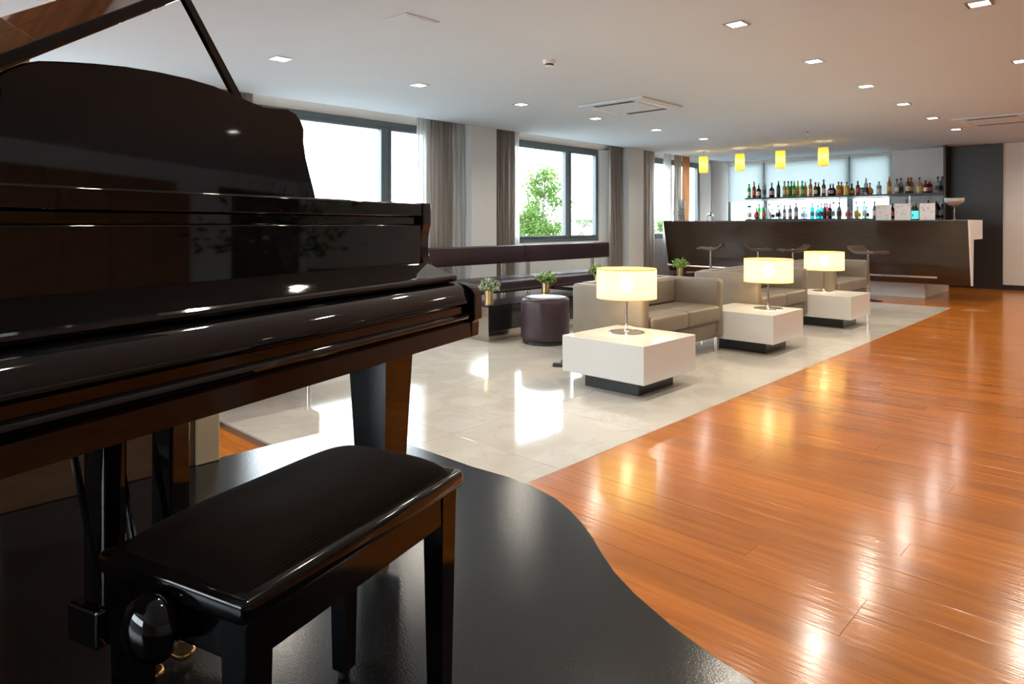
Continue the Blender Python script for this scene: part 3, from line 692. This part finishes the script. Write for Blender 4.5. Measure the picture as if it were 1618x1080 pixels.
# power strip and cords
ps = thing('power_strip', 'small dark power strip lying on the marble beside the nearest table', 'power strip', (-3.50, 4.30, 0), R(35))
MB().box(-.10, .10, -.025, .025, .002, .03, .006).build('housing', 'plastic_dark', ps); MB().box(-.03, .02, -.03, .03, .03, .06, .006).build('plug', 'plastic_dark', ps)
MB().box(.04, .075, -.03, .02, .03, .055, .006).build('plug', 'plastic_dark', ps)
c1 = MB(); c1.tube(catmull([(-3.58, 4.25, .004), (-3.70, 4.18, .004), (-3.78, 4.05, .004), (-3.66, 3.98, .004), (-3.50, 4.05, .004), (-3.30, 4.0, .004), (-3.12, 4.1, .004)], 6), .003, 6)
c1.build('cable', 'cord_white', smooth=True).parent = ps; ps.children[-1].matrix_parent_inverse = ps.matrix_basis.inverted()
lx, ly_ = tl0.location.x, tl0.location.y
c2 = MB(); c2.tube(catmull([(lx - .02, ly_ + .10, TH + .008), (lx - .02, ly_ + .17, TH + .006), (lx - .15, 4.46, TH + .005), (lx - .22, 4.478, TH - .02), (-3.06, 4.486, .2), (-3.2, 4.487, .05), (-3.42, 4.40, .02)], 6), .003, 6)
c2.bm.transform(Matrix.Translation(-tl0.location)); c2.build('power_cord', 'cord_white', tl0, smooth=True)

# ------------------------------------------------------------------ bar
BX0, BX1 = -7.05, -1.97
bar = thing('bar_counter', 'long dark brown bar counter leaning outward above a pale recessed plinth', 'bar', (0, 0, 0))
MB().prism_x([(12.0, .245), (11.76, 1.215), (11.80, 1.215), (12.04, .245)], BX0, BX1 - .01).build('front_panel', 'bar_brown', bar)
MB().box(BX0, BX1 - .01, 11.755, 12.80, 1.215, 1.235, .003, 1).build('counter_top', 'bar_dark', bar)
MB().prism_x([(11.762, 1.2345), (12.80, 1.2345), (12.80, .94), (12.09, .94), (12.045, .246), (12.0, .246)], BX1 - .01, BX1 + .012).build('end_panel', 'white_panel', bar)
MB().box(BX0, BX1 - .01, 12.045, 12.78, .93, 1.214).build('under_counter', 'bar_dark', bar)
MB().prism_x([(12.0, .246), (11.762, 1.2345), (12.78, 1.2345), (12.78, .93), (12.09, .93)], BX0 - .012, BX0).build('end_panel', 'bar_dark', bar)
pc = at_z(1462, 471, 0)
MB().box(-6.8, pc.x, 12.20, 12.75, 0, .245, .002, 1).build('plinth', 'white_lacquer', bar)
MB().box(pc.x - 3.0, pc.x - .0, 12.75, 13.9, 0, .245, .002, 1).build('plinth', 'white_lacquer', bar)
rl = MB(); re = at_y(1481, 438, 11.66)
rl.tube([(-6.9, 11.66, .372), (re.x, 11.66, .372)], .019, 12); rl_o = rl.build('foot_rail', 'chrome', bar, smooth=True)
for x in (-6.6, -5.3, -4.0, re.x - .05):
    q = MB(); q.tube([(x, 11.66, .372), (x, 11.80, .40), (x, 11.97, .42)], .011, 8); q.build('rail_bracket', 'chrome', rl_o, smooth=True)
# bar stools
def bar_stool():
    t = thing('bar_stool', '', 'stool', group='chrome bar stools with curved seats')
    MB().lathe([(.20, 0), (.205, .006), (.19, .012), (.06, .022), (.035, .03), (.03, .045)], 32).build('base', 'chrome', t, smooth=True)
    MB().lathe([(.027, .03), (.027, .42)], 16).build('lower_column', 'chrome', t, smooth=True)
    MB().lathe([(.019, .42), (.019, .765)], 16).build('upper_column', 'chrome', t, smooth=True)
    fr = MB(); fr.tube([(.025, 0, .36), (.06, -.12, .36), (.16, -.14, .36), (.16, .14, .36), (.06, .12, .36), (.025, 0, .36)], .009); fr.build('foot_rest', 'chrome', t, smooth=True)
    s = MB(); n = 16; prof = []
    for i in range(n + 1):
        u = i / n; x = -.22 + .44 * u
        z = .785 - .035 * math.sin(u * math.pi) + (.055 * max(0, (u - .72) / .28) ** 1.5) - .03 * max(0, (.18 - u) / .18) ** 1.5
        prof.append((x, z))
    s.prism_y(prof + [(x, z - .042) for x, z in prof[::-1]], -.19, .19); o = s.build('seat', 'stool_seat', t, smooth=True)
    v = o.modifiers.new('bevel', 'BEVEL'); v.width = .008; v.segments = 3; v.limit_method = 'ANGLE'
    lv = MB(); lv.tube([(0, 0, .735), (.05, -.14, .725), (.06, -.17, .71)], .006); lv.build('lift_lever', 'chrome', t, smooth=True)
    return t
bs0 = bar_stool()
blab = ['leftmost bar stool at the bar, above the small plant', 'second bar stool from the left, behind the middle lamp', 'third bar stool from the left, between the two farther lamps', 'rightmost bar stool at the bar, behind the farthest sofa']
for i, (px, rot) in enumerate(((1123, 20), (1198, 205), (1253, 35), (1372, 160))):
    o = bs0 if i == 0 else copy_tree(bs0); q = at_y(px, HY, 11.25); o.location = (q.x, q.y, 0); o.rotation_euler = (0, 0, R(rot)); o['label'] = blab[i]
# pendants
pdl = ['leftmost of four yellow cylinder pendants above the bar', 'second from left of four yellow cylinder pendants above the bar', 'third from left of four yellow cylinder pendants above the bar', 'rightmost of four yellow cylinder pendants above the bar']
def pendant():
    t = thing('pendant_lamp', '', 'lamp', group='yellow cylinder pendants over the bar')
    sh = MB(); r = .083
    sh.lathe([(r, -.43), (r, -.11)], 32, cap=False); sh.build('shade', 'shade_yellow', t, smooth=True)
    MB().lathe([(.055, -.02), (.055, 0)], 20).build('canopy', 'chrome', t, smooth=True); MB().lathe([(.004, -.30), (.004, -.02)], 8).build('cord', 'steel', t)
    MB().lathe([(.01, -.33), (.024, -.31), (.024, -.28), (.01, -.26)], 14).build('bulb', 'bulb_glow', t, smooth=True)
    lamp('pendant_bulb_light', 'POINT', (0, 0, -.27), PEND_W, (1, .70, .30), .015, t); return t
p0 = pendant()
for i, px in enumerate((1111.5, 1169, 1233, 1301)):
    o = p0 if i == 0 else copy_tree(p0); q = at_y(px, HY, 12.3); o.location = (q.x, q.y, H); o['label'] = pdl[i]
# shelves
YS0, YS1 = 14.40, 14.76; SU, SLW = 1.752, 1.284
sh1 = at_y(1177, 313, YS0).x; sh2 = -2.805
su = tag(MB().box(sh1, sh2, YS0, YS1, SU - .035, SU, .003, 1).build('bar_shelf', 'shelf_dark'), 'upper dark bar shelf full of bottles', 'shelf', 'dark bar shelves')
sl_ = tag(MB().box(sh1, sh2, YS0, YS1, SLW - .035, SLW, .003, 1).build('bar_shelf', 'shelf_dark'), 'lower dark bar shelf just above the counter line', 'shelf', 'dark bar shelves')
for x in (sh1 + .28, sh1 + 1.9, sh2 - .6):
    MB().box(x - .012, x + .012, YS1 - .10, YS1 - .07, SLW, SU - .035).build('upright', 'steel', su)
bc = thing('back_counter', 'dark back counter cabinet under the bottle shelves', 'cabinet', (0, 0, 0))
MB().box(sh1 + .1, sh2, 14.3, 14.80, 0, .92, .003, 1).build('body', 'bar_dark', bc); MB().box(sh1 + .08, sh2, 14.28, 14.80, .921, .95, .003, 1).build('worktop', 'bar_dark', bc)
for k in range(4):
    a = sh1 + .12 + k * .92; d_ = MB().box(a, a + .90, 14.285, 14.299, .08, .90, .002, 1).build('door', 'bar_brown', bc); MB().box(a + .80, a + .815, 14.26, 14.285, .55, .75).build('handle', 'steel', d_)
for x in (sh1 + .2, -4.7, sh2 - .08): MB().box(x - .015, x + .015, YS1 - .14, YS1 - .11, .95, SLW - .035).build('support', 'steel', sl_)
# bottles
GC = {'green': (.10, .62, .22), 'dkgreen': (.03, .22, .10), 'clear': (.66, .72, .74), 'amber': (.85, .42, .06), 'brown': (.30, .13, .06), 'black': (.02, .02, .02), 'red': (.55, .03, .06), 'yellow': (.92, .80, .12), 'cyan': (.10, .72, .82), 'pink': (.85, .18, .32), 'grey': (.30, .33, .34), 'blue': (.60, .74, .90), 'orange': (.95, .42, .05), 'mint': (.50, .86, .76), 'peach': (.90, .70, .52), 'olive': (.14, .14, .05)}
for k, c in GC.items(): glassy('bottle_' + k, c, .45 if k in ('clear', 'blue', 'mint') else (.15 if k in ('black', 'grey', 'olive') else .42))
LC = {'cream': (.75, .66, .48), 'white': (.8, .8, .78), 'dark': (.05, .04, .04), 'redlab': (.6, .08, .06), 'gold': (.62, .42, .12), 'pinklab': (.72, .35, .42), 'bluelab': (.2, .35, .55)}
for k, c in LC.items(): pbr('label_' + k, c, .6, noise=.3, nscale=40)
for k, c in {'capdark': (.02, .02, .02), 'capred': (.5, .03, .03), 'capsilver': (.5, .5, .5), 'capgold': (.5, .36, .12)}.items(): pbr(k, c, .35)
SHAPES = {'wine': [(.036, 0), (.038, .006), (.038, .60), (.034, .68), (.016, .78), (.013, .84), (.013, .97), (.010, 1)],
          'tall': [(.036, 0), (.038, .006), (.038, .58), (.035, .64), (.020, .71), (.014, .76), (.014, .90), (.012, .905)],
          'squat': [(.050, 0), (.054, .01), (.056, .30), (.054, .50), (.040, .60), (.018, .68), (.014, .72), (.014, .88), (.012, .885)],
          'round': [(.030, 0), (.050, .06), (.062, .24), (.060, .40), (.042, .54), (.018, .64), (.014, .70), (.014, .90), (.012, .905)],
          'shoul': [(.042, 0), (.044, .006), (.044, .62), (.040, .70), (.018, .75), (.014, .78), (.014, .90), (.012, .905)],
          'jar': [(.045, 0), (.048, .006), (.048, .70), (.040, .78), (.038, .88), (.036, .885)],
          'shaker': [(.040, 0), (.048, .05), (.050, .52), (.040, .60), (.030, .68), (.012, .75), (.008, .95), (.006, 1)]}
mesh_c = {}
def bottle_mesh(shape, hgt, mat):
    k = (shape, round(hgt, 2), mat)
    if k not in mesh_c:
        h_ = k[1]; sq = shape == 'shoul' and mat in ('clear', 'peach', 'yellow')
        me = MB().lathe([(r, z * h_) for r, z in SHAPES[shape]], 16).mesh(True, 50); me.materials.append(MATS['bottle_' + mat])
        rb, zb = (.0125, .87) if shape != 'jar' else (.04, .87)
        cp = MB().lathe([(rb + .003, zb * h_), (rb + .004, (zb + .01) * h_), (rb + .004, .985 * h_), (rb + .001, h_)], 12).mesh(True); cp.name = 'cap'
        rl_ = max(r for r, z in SHAPES[shape] if z < .6) + .0012
        lb = MB().lathe([(rl_, .16 * h_), (rl_, .44 * h_)], 16, cap=False).mesh(True)
        mesh_c[k] = (me, cp, lb)
    return mesh_c[k]
words = ['first', 'second', 'third', 'fourth', 'fifth', 'sixth', 'seventh', 'eighth', 'ninth', 'tenth', 'eleventh', 'twelfth', 'thirteenth', 'fourteenth', 'fifteenth', 'sixteenth', 'seventeenth', 'eighteenth', 'nineteenth', 'twentieth']
words += ['twenty-' + w_ for w_ in words[:9]] + ['thirtieth'] + ['thirty-' + w_ for w_ in words[:9]]
pretty = {'dkgreen': 'dark green', 'mint': 'pale mint', 'grey': 'dark grey', 'blue': 'pale blue', 'peach': 'peach-tinted', 'olive': 'dark olive'}
shp = {'wine': 'wine bottle', 'tall': 'slim bottle', 'squat': 'squat bottle', 'round': 'round bottle', 'shoul': 'square-shouldered bottle', 'jar': 'jar', 'shaker': 'cocktail shaker bottle'}
upper = [(1183.7, 22, 'wine', 'green', 'white'), (1191.5, 26, 'tall', 'brown', 'redlab'), (1198.8, 22, 'squat', 'black', 'cream'), (1207.8, 29, 'tall', 'clear', 'dark'), (1219.5, 23, 'squat', 'black', 'pinklab'), (1230, 26, 'wine', 'dkgreen', 'dark'), (1239.5, 25, 'tall', 'amber', 'cream'), (1245.5, 25, 'tall', 'green', 'gold'), (1250.5, 25, 'tall', 'green', 'dark'), (1254.8, 25, 'tall', 'green', 'gold'), (1260.7, 25, 'tall', 'yellow', 'pinklab'), (1267.5, 25, 'tall', 'green', 'gold'), (1272.5, 24, 'tall', 'amber', 'gold'), (1280.7, 27, 'tall', 'amber', 'gold'), (1288.5, 22, 'tall', 'brown', 'cream'), (1293.3, 22, 'tall', 'brown', 'dark'), (1301.5, 26, 'tall', 'brown', 'cream'), (1312, 19, 'round', 'black', 'pinklab'), (1316.5, 20, 'squat', 'black', 'dark'), (1325, 22, 'shoul', 'amber', 'gold'), (1329.6, 22, 'shoul', 'orange', 'redlab'), (1338, 21, 'shoul', 'yellow', 'gold'), (1346, 18.5, 'round', 'olive', 'gold'), (1355.5, 22, 'tall', 'brown', 'redlab'), (1361.5, 12, 'jar', 'clear', 'white'), (1368.3, 26, 'tall', 'clear', 'dark'), (1374.5, 19, 'round', 'orange', 'gold'), (1389, 20, 'shoul', 'clear', 'white'), (1405, 28, 'tall', 'amber', 'gold'), (1417, 24, 'tall', 'clear', 'white'), (1423.5, 25, 'tall', 'clear', 'dark'), (1435, 26, 'shoul', 'brown', 'cream'), (1439.5, 26, 'shoul', 'amber', 'cream'), (1453, 25, 'squat', 'peach', 'gold'), (1462.5, 20, 'tall', 'red', 'white'), (1468.5, 21, 'shoul', 'red', 'pinklab'), (1482, 26, 'shoul', 'clear', 'dark'), (1495.5, 26, 'shoul', 'clear', 'dark')]
lower = [(1184, 21, 'jar', 'clear', 'cream'), (1195.5, 18, 'round', 'brown', 'redlab'), (1199.5, 24, 'wine', 'green', 'white'), (1207, 24, 'wine', 'green', 'redlab'), (1215.5, 25, 'tall', 'clear', 'white'), (1220.5, 16, 'squat', 'clear', 'dark'), (1229.5, 22, 'squat', 'clear', 'dark'), (1233, 25, 'tall', 'clear', 'white'), (1239.5, 22, 'tall', 'grey', 'white'), (1248.5, 22, 'shoul', 'grey', 'white'), (1258, 25, 'shoul', 'grey', 'white'), (1268.5, 19, 'shoul', 'blue', 'white'), (1272.8, 19, 'tall', 'blue', 'white'), (1283.5, 25, 'shoul', 'cyan', 'bluelab'), (1292.5, 22, 'squat', 'cyan', 'bluelab'), (1298, 24, 'tall', 'cyan', 'dark'), (1303, 25, 'tall', 'olive', 'dark'), (1306.7, 25, 'shoul', 'pink', 'redlab'), (1311.5, 24, 'tall', 'black', 'dark'), (1317, 27, 'tall', 'clear', 'white'), (1326, 26, 'shaker', 'grey', 'dark'), (1340.5, 22, 'round', 'clear', 'redlab'), (1353, 27, 'tall', 'clear', 'gold'), (1355.5, 20, 'round', 'yellow', 'gold'), (1365.5, 27, 'wine', 'mint', 'white'), (1369.5, 19, 'shoul', 'clear', 'dark'), (1382, 27, 'tall', 'grey', 'white'), (1410, 24, 'tall', 'black', 'redlab'), (1432, 30, 'tall', 'clear', 'white'), (1443, 23, 'shoul', 'olive', 'dark'), (1447, 26, 'tall', 'olive', 'dark'), (1467, 33, 'shaker', 'black', 'dark'), (1479.5, 31, 'tall', 'black', 'dark'), (1482.5, 27, 'tall', 'black', 'white'), (1493, 30, 'shoul', 'black', 'white')]
capm = ['capdark', 'capdark', 'capdark', 'capred', 'capgold', 'capsilver']
for nm, lst, zz in (('upper', upper, SU), ('lower', lower, SLW)):
    taken = []
    for i, (px, hp, shape, mat, lab) in enumerate(lst):
        rb_ = max(r for r, z in SHAPES[shape])
        for yy in (YS0 + .08, YS0 + .20, YS0 + .31):
            q = at_y(px, HY, yy); q.x = min(q.x, -2.81 - rb_)
            if all((q.x - a_) ** 2 + (yy - b_) ** 2 > (rb_ + c_ + .004) ** 2 for a_, b_, c_ in taken): break
        taken.append((q.x, yy, rb_))
        d_ = -q.x * math.sin(YAW) + q.y * math.cos(YAW); hg_ = hp * d_ / F
        me, cp, lb = bottle_mesh(shape, hg_, mat)
        o = D.objects.new('bottle' if shape not in ('jar', 'shaker') else ('jar' if shape == 'jar' else 'cocktail_shaker'), me); COL.objects.link(o); o.location = (q.x, yy, zz)
        s_ = 1.0; o.scale = (s_, s_, 1)
        tag(o, '%s %s, %s from the left on the %s bar shelf' % (pretty.get(mat, mat), shp[shape], words[i], nm), 'bottle', 'bottles on the %s bar shelf' % nm)
        for nn, m_, mt in (('cap', cp, random.choice(capm)), ('paper_label', lb, 'label_' + lab)):
            c = D.objects.new(nn, m_); COL.objects.link(c); c.parent = o
            if not m_.materials: m_.materials.append(MATS[mt])
            c.material_slots[0].link = 'OBJECT'; c.material_slots[0].material = MATS[mt]
# things on the counter
CT = 1.235
def menu(px0, px1, py0, lab, seed):
    a = at_y(px0, HY, 12.0); b = at_y(px1, HY, 12.0); zt = at_y((px0 + px1) / 2, py0, 12.0).z; w_ = b.x - a.x; h_ = zt - CT
    rnd = random.Random(seed)
    t = thing('menu_card', lab, 'menu', ((a.x + b.x) / 2, 12.0, CT), group='square menu cards on the counter')
    MB().box(-w_ / 2, w_ / 2, -.004, .004, 0, h_, .001, 1).build('card', 'paper', t)
    k = MB()
    for _ in range(9):
        x = rnd.uniform(-w_ * .42, w_ * .36); z = rnd.uniform(.08, .92) * h_; L = rnd.uniform(.01, .035); k.box(x, x + L, -.0048, -.0038, z, z + .008)
    k.build('print_marks', 'ink', t)
menu(1384, 1408, 323, 'leftmost of three cream square menu cards on the bar counter', 1)
menu(1413.5, 1439, 321.5, 'middle of three cream square menu cards on the bar counter', 2)
menu(1453, 1477.5, 321, 'rightmost of three cream square menu cards on the bar counter', 3)
a = at_y(1439.5, HY, 12.1); b = at_y(1452, HY, 12.1)
t = thing('card_display', 'small bright cyan display standing on the counter between menu cards', 'display', ((a.x + b.x) / 2, 12.1, CT)); w_ = b.x - a.x
MB().box(-w_ / 2, w_ / 2, 0, .03, 0, .155, .003).build('housing', 'plastic_dark', t); MB().box(-w_ / 2 + .006, w_ / 2 - .006, -.003, 0, .02, .145).build('screen', 'screen_cyan', t)
k = MB()
for x, z, ww, hh in ((-.04, .05, .02, .05), (-.01, .05, .008, .05), (.012, .05, .03, .01), (.012, .09, .03, .01), (.0, .12, .04, .007)): k.box(x, x + ww, -.0045, -.003, z, z + hh)
k.build('screen_marks', 'bluescr' if 'bluescr' in MATS else 'ink', t)
q = at_y(1508, HY, 12.15); t = thing('cocktail_glass', 'large stemmed cocktail glass with gold drink at right end of the counter', 'glass', (q.x, 12.15, CT))
glassy('clear_glass', (.92, .94, .94), .7, .03)
MB().lathe([(.055, 0), (.055, .004), (.012, .012), (.008, .03), (.008, .19), (.02, .205), (.08, .23), (.128, .275), (.132, .335), (.129, .335), (.124, .278), (.07, .24), (.004, .225)], 28).build('bowl', 'clear_glass', t, smooth=True)
MB().lathe([(.004, .232), (.07, .246), (.118, .28), (.118, .30), (.004, .30)], 28).build('drink', 'bottle_amber', t, smooth=True)
q = at_y(1076.5, HY, 12.1); t = thing('glass_vase', 'tall clear glass cylinder with brown contents at left end of counter', 'vase', (q.x, 12.1, CT))
vh = at_y(1076, 315, 12.1).z - CT
MB().lathe([(.078, 0), (.08, .004), (.08, vh), (.076, vh), (.076, .008), (.004, .008)], 28).build('cylinder', 'clear_glass', t, smooth=True)
rnd = random.Random(5); k = MB()
for _ in range(22):
    x, y, z = rnd.uniform(-.04, .04), rnd.uniform(-.04, .04), rnd.uniform(.04, vh * .62); g_ = bmesh.ops.create_icosphere(k.bm, subdivisions=1, radius=rnd.uniform(.014, .028), matrix=Matrix.Translation((x, y, z)))
k.build('dried_contents', 'bottle_brown', t)['kind'] = 'stuff'
q = at_y(1122, HY, 12.25); t = thing('beer_tap', 'small chrome beer tap with upright lever on the counter', 'tap', (q.x, 12.25, CT))
k = MB(); k.tube([(-.06, 0, 0), (-.06, 0, .10), (-.03, 0, .135), (.03, 0, .135), (.06, 0, .11), (.06, 0, .08)], .02, 12); k.build('spout', 'chrome', t, smooth=True)
MB().lathe([(.03, .10), (.045, .12), (.045, .15), (.03, .17)], 16).build('body', 'chrome', t, smooth=True)
k = MB(); k.tube([(.045, 0, .15), (.05, 0, .24)], .006); k.build('lever', 'steel', t, smooth=True)

# ------------------------------------------------------------------ curtains
def curtain(y0, y1, lab, mat, x=-7.40, folds=7, amp=.035, z0=.03, name='curtain', drift=0, seed=0):
    rnd = random.Random(seed + int(y0 * 100)); n = folds * 10; nz = 10; b = MB(); ph = [rnd.uniform(-.5, .5) for _ in range(folds + 2)]
    g = []
    for k in range(nz + 1):
        z = z0 + (H + .03 - z0) * k / nz; row = []
        for i in range(n + 1):
            u = i / n; q = u * folds + ph[int(u * folds)] * .12; sag = 1 + .35 * (1 - k / nz)
            y = y0 + (y1 - y0) * u + drift * (1 - k / nz) * (u - .5) + .010 * math.sin(q * 12.566) * sag
            row.append(b.bm.verts.new((x + amp * sag * math.sin(q * 6.283) + .008 * math.sin(z * 3 + i), y, z)))
        g.append(row)
    for k in range(nz):
        for i in range(n): b.bm.faces.new((g[k][i], g[k][i + 1], g[k + 1][i + 1], g[k + 1][i]))
    t = thing(name, lab, 'curtain', group='window curtains')
    b.build('drape', mat, t, smooth=True, angle=180)
    hd = MB().box(x - .012, x + .012, y0, y1, H + .03, H + .045).build('heading_tape', mat, t)
def yx(px, x=-7.40): return at_x(px, 250, x).y
curtain(3.03, 3.50, 'taupe curtain glimpsed above the music desk behind the prop stick', 'curtain_taupe', folds=7)
curtain(yx(676), yx(714), 'taupe drape at the right side of the large window behind the piano', 'curtain_taupe', folds=6)
curtain(yx(664), yx(680), 'thin white sheer edge beside the large window behind the piano', 'sheer', x=-7.47, folds=4, amp=.02, name='sheer_curtain')
curtain(yx(715), yx(737), 'pale sheer bunch hanging left of the first white pillar', 'sheer', folds=3, amp=.03, name='sheer_curtain')
curtain(yx(737), yx(746), 'narrow taupe drape edge touching the first white pillar', 'curtain_taupe', folds=2, amp=.025)
curtain(7.275, yx(813), 'taupe drape left of the window with the green tree', 'curtain_taupe', folds=9, amp=.03)
curtain(yx(811), yx(824), 'thin sheer panel at left edge of the tree window', 'sheer', x=-7.46, folds=3, amp=.015, name='sheer_curtain')
curtain(yx(962), 10.825, 'taupe drape right of the tree window beside the second pillar', 'curtain_taupe', folds=7, amp=.03)
curtain(11.355, yx(1033), 'taupe drape right of the second pillar, left of the bar', 'curtain_taupe', folds=5, amp=.03)
curtain(yx(1052), yx(1065), 'pale sheer hanging beside the rust curtain above the bar', 'sheer', x=-7.46, folds=3, amp=.02, name='sheer_curtain')
curtain(yx(1064), yx(1077), 'taupe half of the drape behind the left end of the bar', 'curtain_taupe', folds=3, amp=.03)
curtain(yx(1077.5), yx(1090), 'rust orange drape behind the left end of the bar', 'curtain_rust', folds=2, amp=.03)
curtain(2.50, 2.70, 'taupe drape at the left of the piano window, hidden by the piano', 'curtain_taupe', folds=4)

# ------------------------------------------------------------------ outdoors
gd = struct(MB().box(-40, XR + 8, -30, 45, -1.7, -1.5).build('ground', 'ground_green'))
def tree(px, x, ztop, rad, lab, mat, seed, nb=26, leaves=2600, spread=1.0):
    rnd = random.Random(seed); r = ray(px, HY); t_ = x / r[0]; loc = (x, r[1] * t_, -1.5); hh = ztop + 1.5
    t = thing('tree', lab, 'tree', loc, group='trees outside the windows')
    tk = MB(); lf = MB(); tips = []
    for s in range(3):
        a = s * 2.1 + rnd.uniform(0, .6); top = Vector((.25 * rad * math.cos(a), .25 * rad * math.sin(a), hh * (.97 if s == 0 else rnd.uniform(.6, .8))))
        pts = [Vector((.05 * math.cos(a), .05 * math.sin(a), 0)).lerp(top, q / 5) + Vector((rnd.uniform(-.04, .04), rnd.uniform(-.04, .04), 0)) for q in range(6)]
        tk.tube(pts, [.035 * (1 - q / 6.5) + .006 for q in range(6)], 6)
        for k in range(nb // 3):
            f_ = rnd.uniform(.30, .98); p_ = Vector((0, 0, 0)).lerp(top, f_); aa = rnd.uniform(0, 6.283); L = rad * (1.08 - f_) ** .55 * rnd.uniform(.5, 1.0)
            e = p_ + Vector((math.cos(aa) * L, math.sin(aa) * L, L * rnd.uniform(.15, .6))); tk.tube([p_, p_.lerp(e, .5) + Vector((0, 0, -.03)), e], [.012, .008, .004], 4); tips.append((p_, e))
    for k in range(leaves):
        p_, e = rnd.choice(tips); c = p_.lerp(e, rnd.uniform(.25, 1.05)) + Vector([rnd.gauss(0, .07 * rad) for _ in range(3)])
        u = Vector([rnd.uniform(-1, 1) for _ in range(3)]).normalized(); v = u.orthogonal().normalized(); z = rnd.uniform(.03, .06)
        lf.quad(c - u * z, c + v * z * .5, c + u * z, c - v * z * .5)
    tk.build('trunk', 'bark', t, smooth=True); lf.build('foliage', mat, t)['kind'] = 'stuff'
tree(842, -11.5, 2.55, 1.5, 'slender pale green tree outside the window beside the first pillar', 'tree_leaf', 11, 60, 11000)
tree(908, -19, 1.5, 1.2, 'hazy bush seen low through the casement of the tree window', 'tree_leaf_far', 12, 24, 3500)
tree(937, -14, 1.9, .9, 'pale tree at the right edge of the tree window', 'tree_leaf_far', 13, 24, 2200)
tree(1046, -13, 2.15, .9, 'wispy pale tree seen through the window left of the bar', 'tree_leaf_far', 14, 24, 900)
tree(1042, -11.5, 1.25, 1.2, 'green bush low in the window left of the bar', 'tree_leaf', 15, 24, 5000)
# leafy floor plant behind the viewer, mirrored in the piano
t = thing('floor_plant', 'large dark leafy plant in a pot outside the view, mirrored in the piano', 'plant', (3.4, 10.2, 0))
MB().lathe([(.16, 0), (.2, .02), (.24, .42), (.22, .42), (.2, .38), (.005, .38)], 24).build('pot', 'plastic_dark', t, smooth=True)
rnd = random.Random(9); f = MB()
for k in range(420):
    a = rnd.uniform(0, 6.283); e = rnd.uniform(.2, 1.5); L = rnd.uniform(.3, 1.6); d = Vector((math.cos(a) * math.cos(e), math.sin(a) * math.cos(e), math.sin(e))); c = Vector((0, 0, .5)) + d * L
    u = (d + Vector([rnd.uniform(-.6, .6) for _ in range(3)])).normalized(); v = u.orthogonal().normalized(); z = rnd.uniform(.06, .12); f.quad(c, c + u * z + v * z * .45, c + u * z * 2, c + u * z - v * z * .45)
s = MB()
for k in range(14):
    a = k * .45; s.tube([(0, 0, .38), (.2 * math.cos(a), .2 * math.sin(a), 1.0), (.45 * math.cos(a), .45 * math.sin(a), 1.45)], .008, 5)
s.build('stem', 'bark', t); f.build('leaf', 'plant_dark', t)['kind'] = 'stuff'
